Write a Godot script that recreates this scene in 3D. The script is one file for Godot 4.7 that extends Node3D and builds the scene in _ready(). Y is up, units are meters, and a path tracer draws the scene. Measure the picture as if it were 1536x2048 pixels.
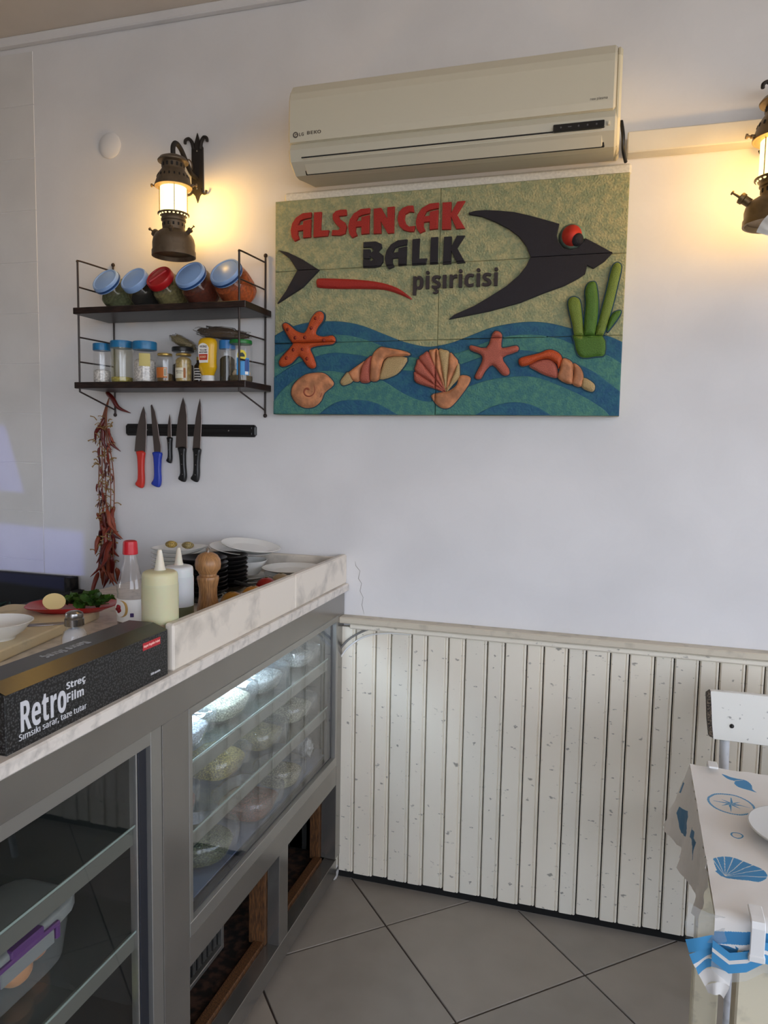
extends Node3D
# A corner of a fish restaurant: wall with a carved sign, display counter, spice shelf, lanterns.
# Axes: y up, the back wall is the plane z = ZW, the counter front is the plane x = XC.
const ZW := -2.204
const XC := -0.778
const CT := 0.988
const CEIL := 2.812

class MB:
	var v := PackedVector3Array()
	var n := PackedVector3Array()
	var uv := PackedVector2Array()
	var t := Transform3D()

	func tri(a: Vector3, b: Vector3, c: Vector3, na: Vector3, nb: Vector3, nc: Vector3) -> void:
		v.append(t * a); v.append(t * c); v.append(t * b)
		n.append((t.basis * na).normalized()); n.append((t.basis * nc).normalized()); n.append((t.basis * nb).normalized())

	func flat(p: Array, out := Vector3.ZERO) -> void:
		var nn: Vector3 = (p[1] - p[0]).cross(p[2] - p[0]).normalized()
		if out != Vector3.ZERO and nn.dot(out) < 0.0:
			p = p.duplicate(); p.reverse(); nn = -nn
		for i in range(1, p.size() - 1):
			tri(p[0], p[i], p[i + 1], nn, nn, nn)

	func box(c: Vector3, s: Vector3, b := 0.0) -> void:
		var h := s * 0.5
		b = minf(b, minf(h.x, minf(h.y, h.z)) * 0.9)
		var g := func(sx: int, sy: int, sz: int, k: int) -> Vector3:
			var q := Vector3(sx * (h.x - b), sy * (h.y - b), sz * (h.z - b))
			q[k] = [sx, sy, sz][k] * h[k]
			return c + q
		var sg := [-1, 1]
		for k in 3:
			for s1 in sg:
				var o := Vector3.ZERO; o[k] = s1
				var q := []
				for e in [[-1, -1], [1, -1], [1, 1], [-1, 1]]:
					var a := [0, 0, 0]; a[k] = s1; a[(k + 1) % 3] = e[0]; a[(k + 2) % 3] = e[1]
					q.append(g.call(a[0], a[1], a[2], k))
				flat(q, o)
		if b <= 0.0: return
		for k in 3:
			var k1 := (k + 1) % 3; var k2 := (k + 2) % 3
			for s1 in sg:
				for s2 in sg:
					var o := Vector3.ZERO; o[k1] = s1; o[k2] = s2
					var q := []
					for w in [[-1, k1], [1, k1], [1, k2], [-1, k2]]:
						var a := [0, 0, 0]; a[k] = w[0]; a[k1] = s1; a[k2] = s2
						q.append(g.call(a[0], a[1], a[2], w[1]))
					flat(q, o)
		for sx in sg:
			for sy in sg:
				for sz in sg:
					flat([g.call(sx, sy, sz, 0), g.call(sx, sy, sz, 1), g.call(sx, sy, sz, 2)], Vector3(sx, sy, sz))

	func span(x0: float, x1: float, y0: float, y1: float, z0: float, z1: float, b := 0.0) -> void:
		box(Vector3((x0 + x1) / 2, (y0 + y1) / 2, (z0 + z1) / 2), Vector3(absf(x1 - x0), absf(y1 - y0), absf(z1 - z0)), b)

	# rows[i][j]; outward normal is d/di x d/dj
	func grid(rows: Array, wrap: bool, uvs := []) -> void:
		var ni := rows.size(); var nj: int = rows[0].size()
		var nor := []
		for i in ni:
			var r := PackedVector3Array()
			for j in nj:
				var i0 := maxi(i - 1, 0); var i1 := mini(i + 1, ni - 1)
				var j0 := (j - 1 + nj) % nj if wrap else maxi(j - 1, 0)
				var j1 := (j + 1) % nj if wrap else mini(j + 1, nj - 1)
				var di: Vector3 = rows[i1][j] - rows[i0][j]
				var dj: Vector3 = rows[i][j1] - rows[i][j0]
				if dj.length_squared() < 1e-13:
					var ii := i + 1 if i + 1 < ni and i == 0 else i - 1
					var m := Vector3.ZERO
					for k in nj:
						var k1 := (k + 1) % nj if wrap else mini(k + 1, nj - 1)
						var s: Vector3 = (rows[i1][k] - rows[i0][k]).cross(rows[ii][k1] - rows[ii][k])
						m += s
					r.append(m.normalized())
				else:
					r.append(di.cross(dj).normalized())
			nor.append(r)
		for i in ni - 1:
			for j in (nj if wrap else nj - 1):
				var j1 := (j + 1) % nj
				tri(rows[i][j], rows[i + 1][j], rows[i + 1][j1], nor[i][j], nor[i + 1][j], nor[i + 1][j1])
				tri(rows[i][j], rows[i + 1][j1], rows[i][j1], nor[i][j], nor[i + 1][j1], nor[i][j1])
				if uvs.size():
					uv.append_array([uvs[i][j], uvs[i + 1][j1], uvs[i + 1][j], uvs[i][j], uvs[i][j1], uvs[i + 1][j1]])

	# profile: (radius, height) from the bottom centre up the outside
	func lathe(pr: Array, seg := 28, sq := 2.0, sx := 1.0, sz := 1.0, a0 := 0.0, a1 := TAU) -> void:
		var full := absf(a1 - a0) > 6.28
		var runs := [[pr[0]]]
		for i in range(1, pr.size()):
			runs[-1].append(pr[i])
			if i + 1 < pr.size():
				var d1: Vector2 = (pr[i] - pr[i - 1]).normalized(); var d2: Vector2 = (pr[i + 1] - pr[i]).normalized()
				if d1.dot(d2) < 0.75: runs.append([pr[i]])
		for r in runs:
			var rows := []
			for p in r:
				var ring := PackedVector3Array()
				for j in (seg if full else seg + 1):
					var a := a0 + (a1 - a0) * j / seg
					var f := 1.0 if sq == 2.0 else pow(pow(absf(cos(a)), sq) + pow(absf(sin(a)), sq), -1.0 / sq)
					ring.append(Vector3(p.x * f * cos(a) * sx, p.y, p.x * f * sin(a) * sz))
				rows.append(ring)
			grid(rows, full)

	func tube(p: Array, r, seg := 8, cap := true) -> void:
		var rows := []
		var up := Vector3(0.13, 0.9, 0.31).normalized()
		var first: Vector3 = (p[1] - p[0]).normalized()
		if absf(first.dot(up)) > 0.85: up = Vector3(0.9, 0.1, 0.3).normalized()
		var u := (up - first * up.dot(first)).normalized()
		for i in p.size():
			var d: Vector3 = (p[mini(i + 1, p.size() - 1)] - p[maxi(i - 1, 0)]).normalized()
			u = (u - d * u.dot(d)).normalized()
			var w := d.cross(u)
			var rr: float = r[i] if r is Array else r
			var ring := PackedVector3Array()
			for j in seg:
				var a := -TAU * j / seg
				ring.append(p[i] + (u * cos(a) + w * sin(a)) * rr)
			rows.append(ring)
		grid(rows, true)
		if cap:
			var a: Array = Array(rows[0]); flat(a, p[0] - p[1])
			var z: Array = Array(rows[-1]); flat(z, p[-1] - p[-2])

	# outline in the xy plane, steps = [(inset, z), ...] from the back to the front, closed by a flat cap
	func prism(poly: PackedVector2Array, steps: Array, back := false, smooth := false) -> void:
		var q := PackedVector2Array()
		for i in poly.size():
			if poly[i].distance_to(poly[(i + 1) % poly.size()]) > 1e-5: q.append(poly[i])
		if q.size() < 3: return
		var ar := 0.0
		for i in q.size(): ar += q[i].cross(q[(i + 1) % q.size()])
		if ar < 0: q.reverse()
		var m := PackedVector2Array()
		for i in q.size():
			var e1 := (q[i] - q[i - 1]).normalized(); var e2 := (q[(i + 1) % q.size()] - q[i]).normalized()
			var n1 := Vector2(-e1.y, e1.x); var n2 := Vector2(-e2.y, e2.x)
			var k := (n1 + n2).normalized()
			m.append(k / maxf(k.dot(n1), 0.45))
		var rings := []
		for s in steps:
			var r := PackedVector3Array()
			for i in q.size():
				var w: Vector2 = q[i] + m[i] * s.x
				r.append(Vector3(w.x, w.y, s.y))
			rings.append(r)
		for k in rings.size() - 1:
			var ds: Vector2 = steps[k + 1] - steps[k]
			for i in q.size():
				var j := (i + 1) % q.size()
				var a: Vector3 = rings[k][i]; var b: Vector3 = rings[k][j]; var c: Vector3 = rings[k + 1][j]; var d: Vector3 = rings[k + 1][i]
				if smooth:
					var g := []
					for w in [[k, i], [k, j], [k + 1, j], [k + 1, i]]:
						var s0: Vector2 = steps[maxi(w[0] - 1, 0)]; var s1: Vector2 = steps[mini(w[0] + 1, steps.size() - 1)]
						var dd := s1 - s0
						var o := -m[w[1]].normalized() * dd.y
						g.append(Vector3(o.x, o.y, dd.x).normalized())
					tri(a, b, c, g[0], g[1], g[2]); tri(a, c, d, g[0], g[2], g[3])
				else:
					var e := q[j] - q[i]
					var o := Vector3(e.y, -e.x, 0).normalized() * ds.y + Vector3(0, 0, ds.x)
					var nn := o.normalized()
					tri(a, b, c, nn, nn, nn); tri(a, c, d, nn, nn, nn)
		_cap(rings[-1], 1.0)
		if back: _cap(rings[0], -1.0)

	func _cap(r: PackedVector3Array, side: float) -> void:
		var f := PackedVector2Array()
		for p in r: f.append(Vector2(p.x, p.y))
		var ix := Geometry2D.triangulate_polygon(f)
		var nn := Vector3(0, 0, side)
		if ix.is_empty():
			for g in Geometry2D.offset_polygon(f, -0.00005):
				if g.size() < 3: continue
				var iy := Geometry2D.triangulate_polygon(g)
				for k in range(0, iy.size(), 3):
					var a := Vector3(g[iy[k]].x, g[iy[k]].y, r[0].z); var b := Vector3(g[iy[k + 1]].x, g[iy[k + 1]].y, r[0].z); var c := Vector3(g[iy[k + 2]].x, g[iy[k + 2]].y, r[0].z)
					if (b - a).cross(c - a).z * side < 0: tri(a, c, b, nn, nn, nn)
					else: tri(a, b, c, nn, nn, nn)
			return
		for k in range(0, ix.size(), 3):
			var a := r[ix[k]]; var b := r[ix[k + 1]]; var c := r[ix[k + 2]]
			if (b - a).cross(c - a).z * side < 0: tri(a, c, b, nn, nn, nn)
			else: tri(a, b, c, nn, nn, nn)

	# a pillow over an outline: h high, rounded off over the distance r from its edge
	func dome(poly: PackedVector2Array, z0: float, h: float, r: float) -> void:
		var q := PackedVector2Array()
		for i in poly.size():
			var e := poly[(i + 1) % poly.size()] - poly[i]
			var k := maxi(1, int(e.length() / 0.0035))
			for j in k: q.append(poly[i] + e * j / k)
		if q.size() < 3: return
		var ar := 0.0
		for i in q.size(): ar += q[i].cross(q[(i + 1) % q.size()])
		if ar < 0: q.reverse()
		var lo := Vector2.INF; var hi := -Vector2.INF
		for p in q: lo = lo.min(p); hi = hi.max(p)
		var dist := func(p: Vector2) -> float:
			var d := 1e9
			for i in q.size(): d = minf(d, p.distance_squared_to(Geometry2D.get_closest_point_to_segment(p, q[i], q[(i + 1) % q.size()])))
			return sqrt(d)
		var ps := PackedVector2Array(q)
		var ds := PackedFloat32Array(); ds.resize(q.size())
		var y := lo.y; var row := 0
		while y < hi.y:
			var x := lo.x + (0.002 if row % 2 else 0.0)
			while x < hi.x:
				var p := Vector2(x + 0.0003 * sin(y * 9000.0), y + 0.0003 * sin(x * 7000.0))
				if Geometry2D.is_point_in_polygon(p, q):
					var d: float = dist.call(p)
					if d > 0.0014: ps.append(p); ds.append(d)
				x += 0.004
			y += 0.0036; row += 1
		var hgt := func(d: float) -> float:
			var u := 1.0 - minf(d / r, 1.0)
			return z0 + h * (0.4 + 0.6 * sqrt(maxf(1.0 - u * u, 0.0)))
		var ix := Geometry2D.triangulate_delaunay(ps)
		var nn := PackedVector3Array(); nn.resize(ps.size())
		var v3 := PackedVector3Array()
		for i in ps.size(): v3.append(Vector3(ps[i].x, ps[i].y, hgt.call(ds[i])))
		var keep := []
		for k in range(0, ix.size(), 3):
			var a := ix[k]; var b := ix[k + 1]; var c := ix[k + 2]
			if not Geometry2D.is_point_in_polygon((ps[a] + ps[b] + ps[c]) / 3.0, q): continue
			var w := (v3[b] - v3[a]).cross(v3[c] - v3[a])
			if w.z < 0: var o := b; b = c; c = o; w = -w
			if w.length() < 1e-9: continue
			nn[a] += w; nn[b] += w; nn[c] += w
			keep.append([a, b, c])
		for f in keep: tri(v3[f[0]], v3[f[1]], v3[f[2]], nn[f[0]], nn[f[1]], nn[f[2]])
		for i in q.size():
			var a := q[i]; var b := q[(i + 1) % q.size()]
			flat([Vector3(a.x, a.y, z0 - 0.002), Vector3(b.x, b.y, z0 - 0.002), v3[(i + 1) % q.size()], v3[i]])

	func ball(c: Vector3, r: Vector3, seg := 16) -> void:
		var t0 := t
		t = t * Transform3D(Basis.from_scale(r), c)
		var pr := []
		var k := seg / 2
		for i in k + 1:
			var a := -PI / 2 + PI * i / k
			pr.append(Vector2(maxf(cos(a), 0.0) if i > 0 and i < k else 0.0, sin(a)))
		var rows := []
		for p in pr:
			var ring := PackedVector3Array()
			for j in seg: ring.append(Vector3(p.x * cos(TAU * j / seg), p.y, p.x * sin(TAU * j / seg)))
			rows.append(ring)
		grid(rows, true)
		t = t0

	func mesh() -> ArrayMesh:
		var a := []
		a.resize(Mesh.ARRAY_MAX)
		a[Mesh.ARRAY_VERTEX] = v; a[Mesh.ARRAY_NORMAL] = n
		if uv.size() == v.size(): a[Mesh.ARRAY_TEX_UV] = uv
		var m := ArrayMesh.new()
		m.add_surface_from_arrays(Mesh.PRIMITIVE_TRIANGLES, a)
		return m

var rng := RandomNumberGenerator.new()
var names := {}
var noises := {}

func numbered(s: String) -> String:
	if not names.has(s):
		names[s] = 0
		return s
	names[s] += 1
	return "%s_%03d" % [s, names[s]]

func thing(called: String, label: String, category: String, at := Vector3.ZERO, group := "", rot := Vector3.ZERO) -> Node3D:
	var o := Node3D.new()
	o.name = numbered(called); add_child(o)
	o.position = at; o.rotation = rot
	tag(o, label, category, group)
	return o

func tag(o: Node, label: String, category: String, group := "") -> void:
	if label: o.set_meta("label", label)
	if category: o.set_meta("category", category)
	if group: o.set_meta("group", group)

func part(par: Node, called: String, b: MB, m: Material, label := "") -> MeshInstance3D:
	return inst(par, called, b.mesh(), m, label)

func inst(par: Node, called: String, me: Mesh, m: Material, label := "") -> MeshInstance3D:
	var o := MeshInstance3D.new()
	o.name = called; o.mesh = me; o.material_override = m
	par.add_child(o, true)
	if label: o.set_meta("label", label)
	return o

func solo(called: String, label: String, category: String, b: MB, m: Material, at := Vector3.ZERO, group := "") -> MeshInstance3D:
	var o := MeshInstance3D.new()
	o.name = numbered(called); o.mesh = b.mesh(); o.material_override = m; o.position = at
	add_child(o); tag(o, label, category, group)
	return o

func struct(called: String, b: MB, m: Material) -> MeshInstance3D:
	var o := MeshInstance3D.new()
	o.name = called; o.mesh = b.mesh(); o.material_override = m
	add_child(o); o.set_meta("kind", "structure")
	return o

func bx(par: Node, called: String, m: Material, x0: float, x1: float, y0: float, y1: float, z0: float, z1: float, bev := 0.001, label := "") -> MeshInstance3D:
	var b := MB.new()
	b.span(x0, x1, y0, y1, z0, z1, bev)
	return part(par, called, b, m, label)

func tf(at: Vector3, rot := Vector3.ZERO, s := 1.0) -> Transform3D:
	return Transform3D(Basis.from_euler(rot).scaled(Vector3.ONE * s), at)

# ------------------------------------------------------------------ materials
func noise(kind: String) -> NoiseTexture2D:
	if noises.has(kind): return noises[kind]
	var f := FastNoiseLite.new()
	f.seed = kind.hash() % 1000
	f.noise_type = FastNoiseLite.TYPE_SIMPLEX_SMOOTH
	f.fractal_type = FastNoiseLite.FRACTAL_FBM
	f.fractal_octaves = 4
	var c := [0.0, 0.84, 1.0, 1.0]
	var size := 512
	match kind:
		"mottle": f.frequency = 0.006; c = [0.15, 0.965, 0.8, 1.0]
		"plaster": f.frequency = 0.03; c = [0.2, 0.93, 0.75, 1.0]
		"grain": f.frequency = 0.16; f.fractal_octaves = 3; c = [0.25, 0.72, 0.75, 1.0]
		"rough": f.frequency = 0.12; f.fractal_octaves = 4; c = [0.2, 0.0, 0.8, 1.0]
		"wear": f.frequency = 0.014; f.fractal_octaves = 6; c = [0.2, 0.91, 0.42, 1.0]
		"wood": f.frequency = 0.02; f.fractal_octaves = 5; c = [0.25, 0.6, 0.75, 1.0]
		"rust": f.frequency = 0.015; f.fractal_octaves = 6; c = [0.3, 0.35, 0.72, 1.0]
		"marble":
			f.frequency = 0.006; f.fractal_type = FastNoiseLite.FRACTAL_RIDGED; f.fractal_octaves = 5
			f.domain_warp_enabled = true; f.domain_warp_amplitude = 40.0; f.domain_warp_frequency = 0.01
			c = [0.55, 1.0, 1.0, 0.82]
		"speck": f.noise_type = FastNoiseLite.TYPE_CELLULAR; f.fractal_type = FastNoiseLite.FRACTAL_NONE; f.frequency = 0.05; f.cellular_return_type = FastNoiseLite.RETURN_DISTANCE; c = [0.12, 1.0, 0.42, 0.22]
		"food": f.frequency = 0.03; f.fractal_octaves = 5; c = [0.3, 0.45, 0.7, 1.0]
		"blotch": f.frequency = 0.02; f.fractal_octaves = 5; c = [0.25, 0.76, 0.75, 1.0]
		"scuff": f.frequency = 0.045; f.fractal_octaves = 5; c = [0.1, 0.66, 0.17, 1.0]
		"wrinkle": f.frequency = 0.012; f.fractal_type = FastNoiseLite.FRACTAL_RIDGED; f.fractal_octaves = 4; c = [0.1, 0.0, 0.9, 1.0]
	var g := Gradient.new()
	g.offsets = PackedFloat32Array([c[0], c[2]])
	g.colors = PackedColorArray([Color(c[1], c[1], c[1]), Color(c[3], c[3], c[3])])
	var t := NoiseTexture2D.new()
	t.width = size; t.height = size; t.seamless = true; t.noise = f; t.color_ramp = g; t.normalize = true
	noises[kind] = t
	return t

# tex: noise that tints; per: metres one repeat covers (Vector3 stretches it); bump: relief in cm
func two_tone(a: Color, b: Color) -> NoiseTexture2D:
	var k := "tone" + a.to_html()
	if noises.has(k): return noises[k]
	var f := FastNoiseLite.new()
	f.seed = 11; f.frequency = 0.012; f.fractal_octaves = 8; f.fractal_gain = 0.8
	var g := Gradient.new()
	g.offsets = PackedFloat32Array([0.3, 0.7]); g.colors = PackedColorArray([a, b])
	var t := NoiseTexture2D.new()
	t.width = 1024; t.height = 1024; t.seamless = true; t.noise = f; t.color_ramp = g
	noises[k] = t
	return t

func mat(col: Color, rough := 0.6, tex := "", per = 0.5, bump_tex := "", bump := 0.05, metal := 0.0) -> StandardMaterial3D:
	var m := StandardMaterial3D.new()
	m.albedo_color = col; m.roughness = rough; m.metallic = metal
	if tex or bump_tex:
		m.uv1_triplanar = true
		m.uv1_world_triplanar = false
		var p: Vector3 = per if per is Vector3 else Vector3.ONE * float(per)
		m.uv1_scale = Vector3(1 / p.x, 1 / p.y, 1 / p.z)
		m.uv1_triplanar_sharpness = 4.0
	if tex: m.albedo_texture = noise(tex)
	if bump_tex:
		m.heightmap_enabled = true; m.heightmap_texture = noise(bump_tex); m.heightmap_scale = bump
	return m

func glass(alpha := 0.06, col := Color(0.9, 0.95, 0.93), rough := 0.03) -> StandardMaterial3D:
	var m := StandardMaterial3D.new()
	m.transparency = BaseMaterial3D.TRANSPARENCY_ALPHA
	m.albedo_color = Color(col.r, col.g, col.b, alpha); m.roughness = rough
	return m

func glow(col: Color, e: float) -> StandardMaterial3D:
	var m := StandardMaterial3D.new()
	m.albedo_color = Color(0.9, 0.88, 0.8); m.roughness = 0.5
	m.emission_enabled = true; m.emission = col; m.emission_energy_multiplier = e
	return m

func c255(r: int, g: int, b: int) -> Color:
	return Color(r / 255.0, g / 255.0, b / 255.0)

# "x,y x,y ..." -> outline, each number times k
func pts(s: String, k := 1.0) -> PackedVector2Array:
	var o := PackedVector2Array()
	for w in s.split(" ", false):
		var a := w.split(",")
		o.append(Vector2(a[0].to_float(), a[1].to_float()) * k)
	return o

func smooth(p: PackedVector2Array, sub := 4) -> PackedVector2Array:
	var o := PackedVector2Array()
	var c := p.size()
	for i in c:
		for k in sub:
			o.append(p[i].cubic_interpolate(p[(i + 1) % c], p[i - 1], p[(i + 2) % c], float(k) / sub))
	return o

func smooth_open(p: PackedVector2Array, sub := 4) -> PackedVector2Array:
	var o := PackedVector2Array()
	for i in p.size() - 1:
		for k in sub:
			o.append(p[i].cubic_interpolate(p[i + 1], p[maxi(i - 1, 0)], p[mini(i + 2, p.size() - 1)], float(k) / sub))
	o.append(p[-1])
	return o

func curve3(p: Array, sub := 5) -> Array:
	var o := []
	for i in p.size() - 1:
		for k in sub:
			o.append(p[i].cubic_interpolate(p[i + 1], p[maxi(i - 1, 0)], p[mini(i + 2, p.size() - 1)], float(k) / sub))
	o.append(p[-1])
	return o

func ellipse(rx: float, ry: float, seg := 24, at := Vector2.ZERO) -> PackedVector2Array:
	var o := PackedVector2Array()
	for i in seg: o.append(at + Vector2(cos(TAU * i / seg) * rx, sin(TAU * i / seg) * ry))
	return o

func rrect(w: float, h: float, r: float, at := Vector2.ZERO) -> PackedVector2Array:
	var o := PackedVector2Array()
	for k in 4:
		var c := Vector2([1, -1, -1, 1][k] * (w / 2 - r), [1, 1, -1, -1][k] * (h / 2 - r))
		for i in 5:
			var a := PI / 2 * (k + i / 4.0)
			o.append(at + c + Vector2(cos(a), sin(a)) * r)
	return o

# lettering w wide and h tall (0 keeps the shape), centred at the origin of x, standing proud of it by depth; bend > 0 wraps it round a cylinder
func letter(b: MB, s: String, x: Transform3D, w: float, h := 0.0, depth := 0.0006, bold := true, font := "Droid Sans", bend := 0.0) -> void:
	var f := SystemFont.new()
	f.font_names = PackedStringArray([font]); f.font_weight = 700 if bold else 400
	var tm := TextMesh.new()
	tm.font = f; tm.text = s; tm.font_size = 48; tm.pixel_size = 0.01; tm.depth = 0.1; tm.curve_step = 2.0
	var a := tm.get_mesh_arrays()
	var vv: PackedVector3Array = a[Mesh.ARRAY_VERTEX]
	var nn: PackedVector3Array = a[Mesh.ARRAY_NORMAL]
	var ix: PackedInt32Array = a[Mesh.ARRAY_INDEX] if a[Mesh.ARRAY_INDEX] != null else PackedInt32Array(range(vv.size()))
	var lo := Vector3.INF; var hi := -Vector3.INF
	for p in vv: lo = lo.min(p); hi = hi.max(p)
	var kx := w / (hi.x - lo.x)
	var ky := kx if h == 0.0 else h / (hi.y - lo.y)
	var t0 := b.t
	b.t = t0 * x
	var q := PackedVector3Array()
	for p in vv:
		var u := (p - (lo + hi) / 2) * Vector3(kx, ky, 0)
		u.z = depth if p.z > (lo.z + hi.z) / 2 else -0.0002
		if bend > 0.0:
			var an := u.x / bend
			u = Vector3(sin(an) * (bend + u.z), u.y, cos(an) * (bend + u.z) - bend)
		q.append(u)
	for k in range(0, ix.size(), 3):
		b.tri(q[ix[k]], q[ix[k + 2]], q[ix[k + 1]], nn[ix[k]], nn[ix[k + 2]], nn[ix[k + 1]])
	b.t = t0

var M := {}

func _ready() -> void:
	rng.seed = 7
	setup_view()
	make_materials()
	build_room()
	build_wainscot()
	build_counter()
	build_sign()
	build_aircon()
	build_table()
	build_chair()
	build_shelf()
	build_jars()
	build_lanterns()
	build_knives()
	build_counter_goods()
	build_display_goods()
	build_small()

func setup_view() -> void:
	var cam := Camera3D.new()
	cam.name = "camera"
	cam.position = Vector3(0, 1.425, 0)
	cam.basis = Basis(Vector3(0.95839718, 0.01749638, -0.28490125), Vector3(-0.0417824, 0.9959676, -0.07939002), Vector3(0.28236337, 0.08799103, 0.95526358))
	cam.fov = 69.76; cam.near = 0.05; cam.far = 60.0
	add_child(cam)
	var e := Environment.new()
	e.background_mode = Environment.BG_SKY
	var sm := ProceduralSkyMaterial.new()
	sm.sky_top_color = c255(192, 206, 230); sm.sky_horizon_color = c255(230, 236, 246)
	sm.ground_bottom_color = c255(172, 170, 168); sm.ground_horizon_color = c255(216, 217, 218)
	sm.sky_energy_multiplier = 2.2; sm.ground_energy_multiplier = 2.2
	var sk := Sky.new(); sk.sky_material = sm
	e.sky = sk
	e.tonemap_mode = Environment.TONE_MAPPER_LINEAR
	e.tonemap_exposure = 1.1
	e.sdfgi_enabled = true; e.ssao_enabled = true; e.ssil_enabled = true
	var sun := DirectionalLight3D.new()
	sun.name = "low_sun"; sun.basis = Basis.looking_at(Vector3(0.7, -0.03, -0.7)); sun.light_color = c255(120, 132, 255); sun.light_energy = 0.22
	sun.light_angular_distance = 0.6; sun.shadow_enabled = true; sun.sky_mode = DirectionalLight3D.SKY_MODE_LIGHT_ONLY
	add_child(sun)
	var w := WorldEnvironment.new()
	w.name = "surroundings"; w.environment = e
	add_child(w)

func make_materials() -> void:
	M.wall = mat(c255(230, 228, 228), 0.75, "mottle", 1.6, "plaster", 0.12)
	M.ceiling = mat(c255(226, 214, 200), 0.85, "mottle", 1.6)
	M.tile_panel = mat(c255(224, 221, 218), 0.6, "mottle", 1.1)
	M.paint = mat(c255(234, 226, 209), 0.5, "scuff", Vector3(0.9, 0.5, 0.9))
	M.paint2 = mat(c255(229, 222, 206), 0.5, "scuff", Vector3(0.7, 0.45, 0.7))
	M.paint3 = mat(c255(236, 227, 209), 0.5, "scuff", Vector3(1.1, 0.7, 1.1))
	M.rail = mat(c255(208, 198, 178), 0.5, "wear", 0.6)
	M.floor1 = mat(c255(154, 144, 133), 0.5, "mottle", 0.6)
	M.floor2 = mat(c255(149, 140, 130), 0.5, "mottle", 0.45)
	M.floor3 = mat(c255(157, 146, 134), 0.48, "mottle", 0.75)
	M.grout = mat(c255(70, 58, 50), 0.9)
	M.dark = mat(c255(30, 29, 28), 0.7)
	M.black = mat(c255(22, 22, 23), 0.35)
	M.steel = mat(c255(150, 146, 140), 0.24, "mottle", 0.8, "", 0.0, 0.75)
	M.steel_dark = mat(c255(120, 118, 114), 0.42, "mottle", 0.5, "", 0.0, 0.6)
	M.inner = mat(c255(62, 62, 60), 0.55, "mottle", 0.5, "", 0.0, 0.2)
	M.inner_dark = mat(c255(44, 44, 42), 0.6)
	M.bearer = mat(c255(104, 106, 98), 0.4, "", 0.5, "", 0.0, 0.3)
	M.alu = mat(c255(168, 166, 160), 0.35, "", 0.5, "", 0.0, 0.8)
	M.gasket = mat(c255(28, 30, 38), 0.5)
	M.pane = glass(0.003, Color(0.5, 0.55, 0.54), 0.015)
	M.shelf_glass = glass(0.02, Color(0.6, 0.75, 0.7), 0.04)
	M.bowl_glass = glass(0.02, Color(0.8, 0.9, 0.9), 0.05)
	M.film = glass(0.03, Color(0.95, 0.98, 1.0), 0.10)
	M.jar_glass = glass(0.012, Color(0.8, 0.85, 0.8), 0.04)
	M.marble = mat(c255(224, 214, 200), 0.35, "marble", 0.8)
	M.brass = mat(c255(132, 110, 78), 0.42, "wear", 0.2, "", 0.0, 0.7)
	M.bronze = mat(c255(104, 89, 72), 0.45, "wear", 0.2, "", 0.0, 0.5)
	M.iron = mat(c255(44, 38, 34), 0.6, "", 0.5, "", 0.0, 0.3)
	M.white_plastic = mat(c255(232, 231, 228), 0.4)
	M.ceramic = mat(c255(236, 235, 230), 0.2)
	M.white_paint = mat(c255(232, 230, 222), 0.5, "scuff", 0.6)
	M.wire = mat(c255(44, 30, 26), 0.4)
	M.wood_dark = mat(c255(52, 34, 28), 0.4, "wood", Vector3(0.5, 0.08, 0.08))
	M.red = mat(c255(178, 30, 34), 0.35)
	M.blue = mat(c255(36, 62, 170), 0.4)
	M.blade = mat(c255(118, 108, 104), 0.3, "", 0.5, "", 0.0, 0.85)
	M.chrome = mat(c255(200, 198, 195), 0.15, "", 0.5, "", 0.0, 0.95)
	M.gold = mat(c255(196, 165, 92), 0.3, "", 0.5, "", 0.0, 0.8)
	M.cream_label = mat(c255(228, 222, 200), 0.6)
	M.ink = mat(c255(38, 34, 36), 0.6)
	M.white = mat(c255(238, 236, 232), 0.55)

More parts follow.
